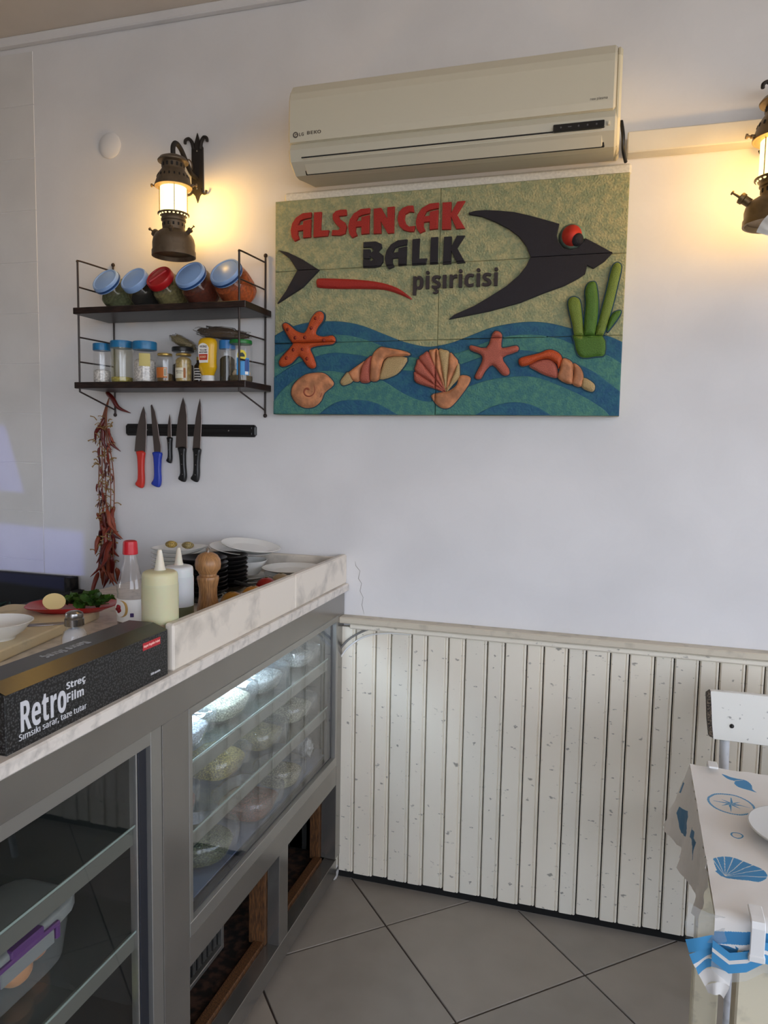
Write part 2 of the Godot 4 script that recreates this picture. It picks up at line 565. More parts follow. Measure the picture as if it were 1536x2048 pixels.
# ------------------------------------------------------------------ room
func build_room() -> void:
	var b := MB.new()
	b.span(-3.4, 3.2, -0.15, CEIL + 0.15, ZW - 0.2, ZW)
	var wall := struct("wall_back", b, M.wall)
	# old tile cladding painted over, left of the upright joint
	var y := 0.1045
	for r in 15:
		for k in 2:
			var x1 := -1.946 - k * 0.62
			bx(wall, "tile", M.tile_panel, x1 - 0.6175, x1, y, minf(y + 0.1755, CEIL - 0.03), ZW - 0.01, ZW + 0.002, 0.001)
		y += 0.1775
	b = MB.new()
	b.tube([Vector3(-0.745, 1.06, ZW), Vector3(-0.742, 1.045, ZW), Vector3(-0.728, 1.03, ZW), Vector3(-0.733, 1.005, ZW), Vector3(-0.722, 0.99, ZW), Vector3(-0.727, 0.965, ZW), Vector3(-0.716, 0.945, ZW), Vector3(-0.72, 0.92, ZW), Vector3(-0.712, 0.89, ZW)], [0.0003, 0.0009, 0.0007, 0.001, 0.0007, 0.0008, 0.0006, 0.0008, 0.0003], 4)
	part(wall, "crack", b, mat(c255(120, 112, 102), 0.9))
	# kitchen side wall with a small two pane window through which low cool daylight falls on the back wall
	b = MB.new()
	b.span(-3.4, -3.2, -0.15, 0.955, ZW, 3.4); b.span(-3.4, -3.2, 1.535, CEIL + 0.15, ZW, 3.4)
	b.span(-3.4, -3.2, 0.955, 1.535, ZW, -1.45); b.span(-3.4, -3.2, 0.955, 1.535, -0.4, 3.4)
	struct("wall_left", b, mat(c255(124, 118, 110), 0.7, "mottle", 1.2))
	b = MB.new()
	b.span(-3.22, -3.2, 1.165, 1.285, -1.45, -0.4); b.span(-3.22, -3.2, 0.955, 1.165, -0.76, -0.4)
	b.t = Transform3D(Basis(Vector3(0, 0, 1), Vector3(0, 1, 0), Vector3(-1, 0, 0)), Vector3.ZERO)
	b.prism(PackedVector2Array([Vector2(-1.01, 1.285), Vector2(-0.4, 1.285), Vector2(-0.4, 1.535), Vector2(-1.09, 1.535)]), [Vector2(0, 3.2), Vector2(0, 3.22)], true)
	struct("window_3", b, M.white_paint)
	# right wall with a wide window opening
	b = MB.new()
	b.span(3.0, 3.2, -0.15, 0.85, ZW, 3.4); b.span(3.0, 3.2, 2.5, CEIL + 0.15, ZW, 3.4)
	b.span(3.0, 3.2, 0.85, 2.5, ZW, -1.3); b.span(3.0, 3.2, 0.85, 2.5, 2.9, 3.4)
	struct("wall_right", b, M.wall)
	# street side: a wide shop front
	b = MB.new()
	b.span(-3.2, 3.0, -0.15, 0.8, 3.2, 3.4); b.span(-3.2, 3.0, 2.65, CEIL + 0.15, 3.2, 3.4)
	b.span(-3.2, -0.3, 0.8, 2.65, 3.2, 3.4); b.span(2.8, 3.0, 0.8, 2.65, 3.2, 3.4)
	struct("wall_front", b, M.wall)
	b = MB.new()
	for z in [-1.3, 0.1, 1.5, 2.87]: b.span(3.06, 3.12, 0.85, 2.5, z, z + 0.05)
	b.span(3.06, 3.12, 0.85, 0.9, -1.3, 2.9); b.span(3.06, 3.12, 2.45, 2.5, -1.3, 2.9)
	struct("window_1", b, M.white_paint)
	b = MB.new()
	for x in [-0.3, 0.71, 1.73, 2.75]: b.span(x, x + 0.05, 0.8, 2.65, 3.26, 3.32)
	b.span(-0.3, 2.8, 0.8, 0.85, 3.26, 3.32); b.span(-0.3, 2.8, 2.6, 2.65, 3.26, 3.32)
	struct("window_2", b, M.white_paint)
	b = MB.new(); b.span(-3.4, 3.2, CEIL, CEIL + 0.15, ZW, 3.4); struct("ceiling", b, M.ceiling)
	b = MB.new()
	b.span(-3.2, 3.0, CEIL - 0.03, CEIL, ZW, ZW + 0.026, 0.004)
	struct("trim_1", b, M.wall)
	# floor: square tiles laid on the diagonal
	b = MB.new(); b.span(-3.4, 3.2, -0.15, -0.004, ZW, 3.4)
	var fl := struct("floor", b, M.grout)
	var s := 0.4075
	var u := Vector2(0.668, 0.744) * s; var w := Vector2(0.744, -0.668) * s
	var a := Vector2(-0.563, -2.002)
	var room := PackedVector2Array([Vector2(-3.195, ZW + 0.003), Vector2(2.995, ZW + 0.003), Vector2(2.995, 3.195), Vector2(-3.195, 3.195)])
	var ms := [M.floor1, M.floor2, M.floor3]
	for i in range(-14, 15):
		for j in range(-14, 15):
			var o := a + u * i + w * j
			var g := 0.0026
			var uu := u / s; var ww := w / s
			var sq := PackedVector2Array([o + (uu + ww) * g, o + u + (ww - uu) * g, o + u + w - (uu + ww) * g, o + w + (uu - ww) * g])
			for q in Geometry2D.intersect_polygons(sq, room):
				if absf(area(q)) < 0.004: continue
				var fb := MB.new()
				fb.t = Transform3D(Basis(Vector3.RIGHT, Vector3(0, 0, 1), Vector3(0, 1, 0)), Vector3.ZERO)
				var fl2 := PackedVector2Array()
				for p in q: fl2.append(p)
				fb.prism(fl2, [Vector2(0, -0.006), Vector2(0, -0.0012), Vector2(0.0012, 0)])
				fix_mirror(fb)
				part(fl, "tile", fb, ms[absi(i * 7 + j * 13 + i * j) % 3])

func area(q: PackedVector2Array) -> float:
	var r := 0.0
	for i in q.size(): r += q[i].cross(q[(i + 1) % q.size()])
	return r / 2

# a builder whose transform mirrors: turn its triangles back
func fix_mirror(b: MB) -> void:
	for i in range(0, b.v.size(), 3):
		var x := b.v[i + 1]; b.v[i + 1] = b.v[i + 2]; b.v[i + 2] = x
		var y := b.n[i + 1]; b.n[i + 1] = b.n[i + 2]; b.n[i + 2] = y

func build_wainscot() -> void:
	var b := MB.new()
	b.span(-1.5, 3.0, 0.0, 0.85, ZW, ZW + 0.004)
	var t := struct("trim_2", b, mat(c255(16, 15, 14), 0.9))
	var xs := [-1.02, -0.96, -0.9, -0.84, -0.784, -0.732, -0.665, -0.615, -0.548, -0.498, -0.431, -0.379, -0.311, -0.258, -0.193, -0.143, -0.073, -0.022, 0.046, 0.098, 0.167, 0.219, 0.285, 0.337, 0.404, 0.452]
	while xs[-1] < 2.9: xs.append(xs[-1] + (0.068 if xs.size() % 2 else 0.05))
	var ms := [M.paint, M.paint2, M.paint3]
	for i in xs.size() - 1:
		var p := MB.new()
		var g := 0.0016
		var bot := 0.03 + 0.003 * sin(i * 2.3)
		p.t = Transform3D(Basis.IDENTITY, Vector3(0, 0, ZW))
		p.t = p.t * Transform3D(Basis(Vector3.RIGHT, Vector3(0, 0, 1), Vector3(0, -1, 0)), Vector3(0, 0.85, 0))
		# profile of one board across x: a flat face with a bead along its right edge
		var x0: float = xs[i] + g; var x1: float = xs[i + 1] - g
		var o := PackedVector2Array([Vector2(x0, 0.003), Vector2(x1, 0.003), Vector2(x1, 0.014), Vector2(x1 - 0.002, 0.0185), Vector2(x1 - 0.0055, 0.0195), Vector2(x1 - 0.0085, 0.0165), Vector2(x1 - 0.0105, 0.02), Vector2(x0 + 0.003, 0.02), Vector2(x0, 0.0165)])
		p.prism(o, [Vector2(0, 0), Vector2(0, 0.85 - bot)], true)
		part(t, "plank", p, ms[(i * 5 + i / 3) % 3])
	bx(t, "rail", M.rail, -1.5, 3.0, 0.866, 0.886, ZW, ZW + 0.046, 0.003)
	bx(t, "rail", M.paint, -0.75, 3.0, 0.847, 0.864, ZW, ZW + 0.034, 0.004)
	# two cables looped from the counter up under the rail
	for k in 2:
		var c := MB.new()
		var z := ZW + 0.026
		var p := [Vector3(-0.83, 0.66, z), Vector3(-0.79, 0.735, z), Vector3(-0.755, 0.785, z), Vector3(-0.70, 0.825, z), Vector3(-0.63, 0.842, z), Vector3(-0.55, 0.846, z)] if k == 0 else [Vector3(-0.83, 0.70, z), Vector3(-0.79, 0.765, z), Vector3(-0.755, 0.81, z), Vector3(-0.70, 0.845, z), Vector3(-0.66, 0.856, z)]
		c.tube(curve3(p), 0.0028 if k == 0 else 0.0035, 8)
		solo("cable", ["white cable arching below the white skirting rail beside the counter", "grey cable arching highest against the wainscot beside the counter"][k], "cable", c, M.white_plastic if k == 0 else mat(c255(120, 118, 114), 0.5))

# ------------------------------------------------------------------ counter
func build_counter() -> void:
	var t := thing("display_counter", "long stainless steel refrigerated display counter with glass doors", "counter")
	var st: Material = M.steel
	bx(t, "fascia", st, XC - 0.03, XC, 0.893, 0.963, ZW + 0.004, -0.3)
	bx(t, "post", st, XC - 0.05, XC, 0.028, 0.893, -1.269, -1.177)
	bx(t, "post", st, XC - 0.05, XC, 0.088, 0.893, ZW + 0.004, -2.142)
	bx(t, "end_panel", M.inner, -1.4, XC - 0.05, 0.028, 0.963, ZW + 0.004, ZW + 0.02)
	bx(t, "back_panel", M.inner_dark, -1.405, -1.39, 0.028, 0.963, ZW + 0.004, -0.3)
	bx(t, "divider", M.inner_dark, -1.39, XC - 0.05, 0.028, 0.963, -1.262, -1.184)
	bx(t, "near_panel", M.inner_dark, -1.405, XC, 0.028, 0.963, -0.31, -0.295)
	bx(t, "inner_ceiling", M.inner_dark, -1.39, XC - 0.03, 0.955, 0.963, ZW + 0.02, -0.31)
	# right bay: glazed window
	bx(t, "window_frame", M.alu, XC - 0.02, XC + 0.001, 0.876, 0.893, -2.142, -1.269)
	bx(t, "window_frame", M.alu, XC - 0.02, XC + 0.001, 0.405, 0.436, -2.142, -1.269)
	bx(t, "window_frame", M.alu, XC - 0.02, XC + 0.001, 0.436, 0.876, -1.282, -1.269)
	bx(t, "window_frame", M.alu, XC - 0.02, XC + 0.001, 0.436, 0.876, -2.142, -2.126)
	bx(t, "gasket", M.gasket, XC - 0.03, XC - 0.012, 0.436, 0.876, -2.126, -2.108)
	bx(t, "gasket", M.gasket, XC - 0.03, XC - 0.012, 0.428, 0.44, -2.126, -1.28)
	var pane := MB.new(); pane.flat([Vector3(XC - 0.008, 0.43, -1.275), Vector3(XC - 0.008, 0.43, -2.13), Vector3(XC - 0.008, 0.88, -2.13), Vector3(XC - 0.008, 0.88, -1.275)], Vector3.RIGHT)
	part(t, "glass_pane", pane, M.pane)
	pane = MB.new(); pane.flat([Vector3(XC - 0.013, 0.43, -1.275), Vector3(XC - 0.013, 0.43, -2.13), Vector3(XC - 0.013, 0.88, -2.13), Vector3(XC - 0.013, 0.88, -1.275)], Vector3.RIGHT)
	part(t, "glass_pane", pane, M.pane)
	bx(t, "sill", st, XC - 0.04, XC, 0.34, 0.405, -2.142, -1.269)
	bx(t, "deck", mat(c255(120, 142, 176), 0.3, "mottle", 0.3, "", 0.0, 0.6), -1.39, XC - 0.04, 0.425, 0.435, ZW + 0.02, -1.262)
	bx(t, "inner_wall", M.inner, -1.36, -1.35, 0.435, 0.955, ZW + 0.02, -1.262)
	for y in [0.765, 0.61]: shelf(t, y, ZW + 0.03, -1.275)
	# left bay: sliding glass door
	bx(t, "door_frame", M.alu, XC - 0.025, XC - 0.002, 0.11, 0.893, -1.177, -1.142)
	bx(t, "door_frame", M.alu, XC - 0.025, XC - 0.002, 0.868, 0.893, -1.142, -0.31)
	bx(t, "door_frame", M.alu, XC - 0.025, XC - 0.002, 0.085, 0.115, -1.142, -0.31)
	bx(t, "gasket", M.gasket, XC - 0.03, XC - 0.012, 0.115, 0.868, -1.142, -1.118)
	bx(t, "gasket", M.alu, XC - 0.03, XC - 0.014, 0.115, 0.868, -1.118, -1.114)
	pane = MB.new(); pane.flat([Vector3(XC - 0.018, 0.11, -0.31), Vector3(XC - 0.018, 0.11, -1.13), Vector3(XC - 0.018, 0.88, -1.13), Vector3(XC - 0.018, 0.88, -0.31)], Vector3.RIGHT)
	part(t, "glass_pane", pane, M.pane)
	for y in [0.725, 0.52]: shelf(t, y, -1.18, -0.32)
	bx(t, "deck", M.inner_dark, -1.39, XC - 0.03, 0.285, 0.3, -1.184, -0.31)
	bx(t, "rail", st, XC - 0.04, XC, 0.028, 0.085, ZW + 0.05, -0.3)
	# machine bay under the window, its covers gone
	var wood := mat(c255(118, 76, 38), 0.7, "wood", Vector3(0.05, 0.4, 0.05))
	bx(t, "post", st, XC - 0.035, XC, 0.085, 0.34, -1.767, -1.71)
	bx(t, "stud", wood, XC - 0.085, XC - 0.036, 0.085, 0.34, -1.74, -1.7, 0.002, "bare orange wooden stud")
	bx(t, "stud", wood, XC - 0.085, XC - 0.051, 0.085, 0.34, -2.16, -2.13, 0.002)
	bx(t, "stud", wood, XC - 0.07, XC - 0.041, 0.075, 0.095, -2.13, -1.27, 0.002)
	bx(t, "base_board", mat(c255(70, 46, 34), 0.9, "rust", 0.3), -1.39, XC - 0.07, 0.03, 0.08, ZW + 0.02, -1.262)
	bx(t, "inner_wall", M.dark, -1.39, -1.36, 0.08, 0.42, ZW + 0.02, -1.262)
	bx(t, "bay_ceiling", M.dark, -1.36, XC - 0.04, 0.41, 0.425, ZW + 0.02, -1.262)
	bx(t, "compressor_block", M.dark, -1.34, -0.98, 0.1, 0.36, -2.1, -1.72, 0.02)
	var cond := bx(t, "condenser", mat(c255(60, 58, 55), 0.7, "rust", 0.15, "", 0.0, 0.3), -1.1, -0.915, 0.12, 0.38, -1.62, -1.28)
	for i in 40:
		bx(cond, "fin", M.steel_dark if i % 3 else M.dark, -0.914, -0.906, 0.13, 0.37, -1.612 + i * 0.0083, -1.6095 + i * 0.0083, 0.0)
	for q in [[0.112, 0.124, -1.63, -1.275], [0.124, 0.38, -1.63, -1.618]]:
		bx(cond, "frame", M.alu, -0.92, -0.898, q[0], q[1], q[2], q[3])
	# casters
	for q in [[-0.798, -2.178], [-0.82, -0.5], [-1.35, -2.1], [-1.35, -0.5], [-0.82, -1.25]]:
		var w := MB.new()
		w.t = tf(Vector3(q[0], 0.024, q[1]), Vector3(0, 0, PI / 2), 1.2)
		w.lathe([Vector2(0, -0.011), Vector2(0.017, -0.011), Vector2(0.02, -0.008), Vector2(0.02, 0.008), Vector2(0.017, 0.011), Vector2(0, 0.011)], 20)
		var c := part(t, "caster", w, M.white_plastic)
		bx(c, "fork", M.steel_dark, q[0] - 0.014, q[0] + 0.014, 0.03, 0.04, q[1] - 0.012, q[1] + 0.012)
	# cold lamp tube under the inner ceiling of the right bay
	var lt := MB.new()
	lt.tube([Vector3(-0.86, 0.915, -1.3), Vector3(-0.86, 0.915, -1.78)], 0.012, 12)
	var tube := part(t, "lamp_tube", lt, glow(c255(205, 232, 255), 6.0))
	for k in 4:
		var om := OmniLight3D.new()
		om.name = "tube_glow"; om.position = Vector3(-0.86, 0.915, -1.35 - k * 0.125)
		om.light_color = c255(205, 230, 255); om.light_energy = 0.045; om.omni_range = 8.0; om.omni_attenuation = 2.0; om.light_size = 0.02; om.shadow_enabled = true
		tube.add_child(om, true)
	# marble top with its upstands
	var top := thing("marble_worktop", "white veined marble worktop with a raised edge on the display counter", "worktop")
	bx(top, "slab", mat(c255(222, 214, 204), 0.35, "marble", 0.32), -1.42, -0.763, 0.964, CT, ZW + 0.002, -0.3, 0.003)
	bx(top, "upstand", M.marble, -0.793, -0.772, CT, 1.081, -1.79, -1.208, 0.004)
	bx(top, "upstand", M.marble, -0.793, -0.772, CT, 1.081, ZW + 0.002, -1.792, 0.004)
	bx(top, "upstand", M.marble, -1.3, -0.794, CT, 1.072, ZW + 0.002, ZW + 0.022, 0.004)

func shelf(t: Node, y: float, z0: float, z1: float) -> void:
	var s := bx(t, "shelf", M.shelf_glass, -1.34, XC - 0.02, y - 0.008, y, z0, z1, 0.0)
	bx(s, "glass_edge", mat(c255(136, 152, 144), 0.25), XC - 0.02, XC - 0.0185, y - 0.004, y, z0, z1, 0.0)
	bx(s, "bearer", M.bearer, XC - 0.032, XC - 0.023, y - 0.04, y - 0.0085, z0, z1)

# ------------------------------------------------------------------ carved sign
func build_sign() -> void:
	var org := Vector3(-1.016, 1.527, -2.162)
	var t := thing("carved_sign", "large painted stone relief sign with a dark fish, shells and waves", "sign", org)
	var us := [0.007, 0.532, 1.055]; var vs := [-0.0045, 0.217, 0.438, 0.652]
	var bg := mat(c255(176, 174, 144), 0.85, "grain", 0.16, "rough", 0.16)
	bg.albedo_texture = two_tone(c255(200, 214, 200), c255(255, 246, 222)); bg.uv1_scale = Vector3.ONE * 1.9
	var teal := mat(c255(80, 134, 128), 0.75, "grain", 0.22, "rough", 0.1)
	var blue := mat(c255(42, 98, 130), 0.75, "grain", 0.22, "rough", 0.1)
	teal.albedo_texture = two_tone(c255(190, 214, 226), c255(255, 255, 232)); blue.albedo_texture = teal.albedo_texture
	teal.uv1_scale = Vector3.ONE * 2.3; blue.uv1_scale = Vector3.ONE * 1.7
	var groove := mat(c255(34, 66, 82), 0.8)
	var navy := mat(c255(42, 40, 50), 0.75, "grain", 0.1, "rough", 0.08)
	var red := mat(c255(186, 42, 32), 0.6, "grain", 0.2, "rough", 0.04)
	var orange := mat(c255(214, 88, 36), 0.6, "grain", 0.25, "rough", 0.05)
	var peach := mat(c255(212, 142, 98), 0.65, "blotch", 0.6, "rough", 0.06)
	var pink := mat(c255(198, 104, 84), 0.65, "grain", 0.2, "rough", 0.06)
	var sand := mat(c255(206, 176, 124), 0.65, "grain", 0.2, "rough", 0.06)
	var green := mat(c255(84, 128, 36), 0.6, "grain", 0.2, "rough", 0.08)
	var lime := mat(c255(124, 146, 52), 0.6, "grain", 0.2, "rough", 0.08)
	var cells := []
	for i in 2:
		for j in 3:
			var o := PackedVector2Array([Vector2(us[i], vs[j]), Vector2(us[i + 1], vs[j]), Vector2(us[i + 1], vs[j + 1]), Vector2(us[i], vs[j + 1])])
			var b := MB.new()
			b.prism(o, [Vector2(0.0004, -0.038), Vector2(0.0004, -0.002), Vector2(0.0022, 0.0)], true)
			part(t, "block", b, bg)
			var g := 0.0006
			cells.append(PackedVector2Array([o[0] + Vector2(g, g), o[1] + Vector2(-g, g), o[2] + Vector2(-g, -g), o[3] + Vector2(g, -g)]))
	var relief := func(called: String, poly: PackedVector2Array, h: float, r: float, m: Material, par: Node, z0 := 0.0, smoothed := true) -> MeshInstance3D:
		var b := MB.new()
		for c in cells:
			for q in Geometry2D.intersect_polygons(poly, c):
				if smoothed and r > 0.004:
					b.dome(q, z0, h, r * 1.5)
					continue
				var st := [Vector2(0, z0 - 0.002), Vector2(0, z0 + h - r)]
				for k in range(1, 4):
					var an := PI / 2 * k / 3.0
					st.append(Vector2(r * (1 - cos(an)), z0 + h - r + r * sin(an)))
				b.prism(q, st, false, smoothed)
		return part(par, called, b, m)
	var raised := func(called: String, poly: PackedVector2Array, h: float, rr: float, m: Material) -> MeshInstance3D:
		var w := Geometry2D.offset_polygon(poly, 0.0028, Geometry2D.JOIN_ROUND)
		var o: MeshInstance3D = relief.call(called, poly, h, rr, m, t, 0.007)
		for q in w: relief.call("carved_rim", q, 0.0118, 0.001, groove, o, 0.0, false)
		return o
	# waves, each one lying a little proud of the one above it
	var wv := ["-1,238 52,264 113,279 177,282 233,279 295,266 365,239 433,213 493,199 529,199 580,209 636,229 699,250 781,261 849,257 922,238 1007,219 1056,198",
		"-1,174 73,206 154,234 218,240 280,231 342,211 403,185 464,166 537,170 609,181 679,207 748,223 816,224 884,211 924,195 1016,163 1059,136",
		"-2,106 74,150 139,172 202,185 265,180 328,168 404,135 465,127 538,129 610,146 680,169 749,182 818,177 886,159 972,124 1019,90 1062,57",
		"-2,23 41,76 115,120 195,130 258,120 313,118 375,95 436,59 496,37 540,41 612,72 682,96 752,106 820,105 888,81 956,50 1009,17 1029,-3",
		"157,-7 220,34 291,41 353,30 422,-6", "650,-5 706,23 768,34 823,23 872,-4"]
	for i in wv.size():
		var o := smooth_open(pts(wv[i], 0.001))
		if i < 4:
			o.append(Vector2(1.07, -0.02)); o.append(Vector2(-0.02, -0.02))
		relief.call("wave", o, 0.0042, 0.0036, [blue, teal, blue, teal, blue, blue][i], t, 0.0022 * mini(i, 4))
	# the fish
	relief.call("fish_head", pts("617,573 637,577 665,577 701,573 746,566 788,554 833,539 873,525 867,495 873,476 887,458 907,453 927,458 940,472 945,482 983,460 1018,439 998,417 969,399 952,408 948,386 930,374 891,355 840,339 772,314 684,293 567,274 583,287 641,310 683,333 732,362 766,390 786,415 797,440 784,470 762,498 734,520 695,542 655,560 619,568", 0.001), 0.011, 0.002, navy, t, 0.0, false)
	var eye := MB.new()
	eye.t = Transform3D(Basis.from_scale(Vector3(1, 1, 0.5)), Vector3(0.908, 0.489, 0.003))
	eye.ball(Vector3.ZERO, Vector3(0.036, 0.036, 0.02), 24)
	var ey := part(t, "eye", eye, mat(c255(134, 158, 142), 0.6))
	eye = MB.new(); eye.ball(Vector3(0.908, 0.491, 0.006), Vector3(0.028, 0.03, 0.015), 24)
	part(ey, "iris", eye, mat(c255(196, 50, 34), 0.7))
	eye = MB.new(); eye.ball(Vector3(0.923, 0.479, 0.011), Vector3(0.0175, 0.0185, 0.0125), 20)
	part(ey, "pupil", eye, navy)
	relief.call("fish_tail", pts("21,503 55,494 104,470 158,436 104,386 19,340 48,377 86,438 59,476", 0.001), 0.01, 0.002, navy, t, 0.0, false)
	relief.call("fish_stripe", smooth(pts("149,407 162,411 223,407 296,400 358,389 405,373 437,352 451,340 449,337 414,353 367,368 296,374 224,377 158,383 149,393", 0.001), 3), 0.011, 0.006, red, t)
	# lettering, one raised piece per letter
	var A := pts("131,609 130,593 106,590 94,586 87,573 104,574 105,585 130,589 129,535 105,534 105,557 87,556 86,546 92,532 76,526 66,540 63,560 68,580 81,597 103,608", 0.001)
	var shifted := func(p: PackedVector2Array, d: Vector2) -> PackedVector2Array:
		var o := PackedVector2Array()
		for q in p: o.append(q + d)
		return o
	var upper := [A, pts("140,608 164,608 161,553 189,552 184,535 139,534", 0.001), smooth(pts("244,609 245,592 233,591 221,591 222,584 241,571 246,559 241,539 227,534 212,535 198,536 200,552 210,551 219,550 225,555 209,571 201,584 201,598 211,607 226,610", 0.001), 1),
		shifted.call(A, Vector2(0.188, -0.001)), pts("331,605 354,606 374,573 373,606 395,607 394,531 376,530 353,568 355,532 332,532", 0.001), pts("452,605 455,586 441,588 428,582 426,569 431,554 442,546 459,547 456,531 443,531 424,537 410,551 405,570 409,590 421,601 437,606", 0.001),
		shifted.call(A, Vector2(0.398, -0.001)), pts("540,607 566,607 566,576 584,607 606,607 583,571 608,530 582,530 566,566 566,530 540,531", 0.001)]
	for o in upper: relief.call("letter", o, 0.01, 0.0014, red, t, 0.0, false)
	var lower := [pts("300,510 339,510 356,502 358,491 347,480 362,468 362,449 353,437 336,434 300,435 300,459.6 321,458 322,452 334,458 321,467 321,460.4 300,462 300,489 321,488 322,476 334,484 324,494 300,494", 0.001), shifted.call(A, Vector2(0.305, -0.099)), pts("452,509 474,510 472,452 497,452 493,435 452,435", 0.001), pts("508,511 529,511 529,435 506,435", 0.001), pts("547,510 569,510 569,481 585,511 608,510 586,477 611,434 587,433 569,469 569,433 545,432", 0.001)]
	for o in lower: relief.call("letter", o, 0.01, 0.0014, navy, t, 0.0, false)
	var sm := MB.new()
	letter(sm, "pişıricisi", tf(Vector3(0.5815, 0.382, 0.001)), 0.25, 0.068, 0.008)
	part(t, "lettering", sm, mat(c255(52, 44, 46), 0.75))
	# starfish, shells, weed
	var s1: MeshInstance3D = raised.call("starfish", smooth(pts("164,310 176,301 174,282 157,261 152,241 177,233 206,236 216,222 206,210 169,207 134,199 143,175 153,146 141,137 123,145 97,176 72,155 44,144 29,150 33,170 73,211 67,223 41,264 43,277 57,276 85,254 110,246 122,258 134,286 149,305", 0.001), 3), 0.015, 0.009, orange)
	for q in pts("153,288 139,259 118,231 86,231 61,257 181,221 80,194 110,195 57,169 126,166", 0.001):
		var d := MB.new(); d.ball(Vector3(q.x, q.y, 0.0214), Vector3(0.0058, 0.0058, 0.0022), 12)
		part(s1, "spot", d, mat(c255(146, 50, 34), 0.6))
	raised.call("starfish", smooth(pts("709,236 724,225 723,192 734,188 767,193 770,177 728,160 747,128 747,112 729,111 700,139 679,122 667,101 652,101 650,111 669,150 665,170 635,183 635,197 680,189 697,228", 0.001), 3), 0.016, 0.008, pink)
	var snail: MeshInstance3D = raised.call("snail_shell", smooth(pts("182,121 208,99 210,84 183,63 171,38 148,19 116,16 88,30 70,56 74,82 92,103 119,119 151,124", 0.001), 3), 0.015, 0.012, peach)
	var sp := MB.new(); var line := []
	for i in 46:
		var an := 0.6 + i * 0.29; var r := 0.003 + i * 0.00098
		line.append(Vector3(0.13 + cos(an) * r * 1.05, 0.068 + sin(an) * r, 0.0215 - i * 0.00012))
	sp.tube(line, 0.0034, 8)
	part(snail, "spiral", sp, mat(c255(150, 78, 54), 0.7))
	var seg := func(called: String, o: Array, ms: Array, hs: Array) -> void:
		for i in o.size():
			raised.call(called, smooth(pts(o[i], 0.001), 3), hs[i] - 0.003, 0.0075, ms[i])
	seg.call("conch_whorl", ["233,95 244,113 259,125 275,98 244,84", "261,125 300,151 310,156 299,130 297,98 275,98 263,116", "311,156 335,172 329,129 331,97 313,91 297,98 300,130", "335,172 359,197 382,195 444,182 448,170 382,167 364,136 357,100 333,97 330,119", "383,166 444,165 427,130 402,111 359,102 366,136"], [sand, peach, pink, peach, sand], [0.016, 0.018, 0.02, 0.023, 0.015])
	seg.call("conch_whorl", ["774,147 781,159 829,170 857,180 881,173 895,155 886,126 880,140 857,154 830,151 803,138 782,135", "804,136 830,150 858,153 878,139 885,102 852,108 824,122", "897,155 923,143 927,112 923,83 886,99 889,123", "926,141 945,129 955,105 949,76 925,84 929,112", "955,101 984,84 986,67 976,62 951,75"], [orange, pink, peach, peach, sand], [0.022, 0.015, 0.021, 0.019, 0.017])
	var fan := pts("565,62 474,91 471,123 482,159 511,179 540,184 573,175 599,146 603,104", 0.001)
	for i in range(1, 8):
		var mid := (fan[i] + fan[i + 1]) / 2 + ((fan[i] + fan[i + 1]) / 2 - fan[0]).normalized() * 0.006
		raised.call("scallop_rib", smooth(PackedVector2Array([fan[0], fan[0].lerp(fan[i], 0.5), fan[i], mid, fan[i + 1], fan[0].lerp(fan[i + 1], 0.5)]), 3), 0.017, 0.0085, [pink, pink, pink, peach, sand, peach, sand][i - 1])
	raised.call("scallop_hinge", smooth(pts("520,52 548,62 572,66 596,84 604,110 634,107 632,85 595,34 570,15 542,22", 0.001), 3), 0.013, 0.007, peach)
	var weeds := ["926,221 1000,216 1009,165 986,159 952,156 935,170 927,201", "905,304 912,322 929,321 940,302 951,217 947,200 928,211 918,252", "950,339 958,359 974,362 981,345 987,291 979,213 954,214 951,251 953,302", "1018,396 1031,411 1043,398 1036,356 1023,289 1003,216 983,216 991,264 1006,333", "1027,276 1045,282 1044,269 1019,232 1013,229 1016,253"]
	for i in 5: raised.call("seaweed", smooth(pts(weeds[i], 0.001), 3), 0.012 + 0.002 * (i % 3), 0.009, [green, lime, green, lime, green][i])
	# rough plaster strip the sign hangs below
	var ps := MB.new()
	ps.span(-0.99, 0.043, 2.181, 2.212, ZW, ZW + 0.018, 0.006)
	solo("plaster_strip", "rough white plaster strip between the air conditioner and the carved sign", "plaster strip", ps, mat(c255(228, 225, 216), 0.8, "plaster", 0.2, "plaster", 0.3))

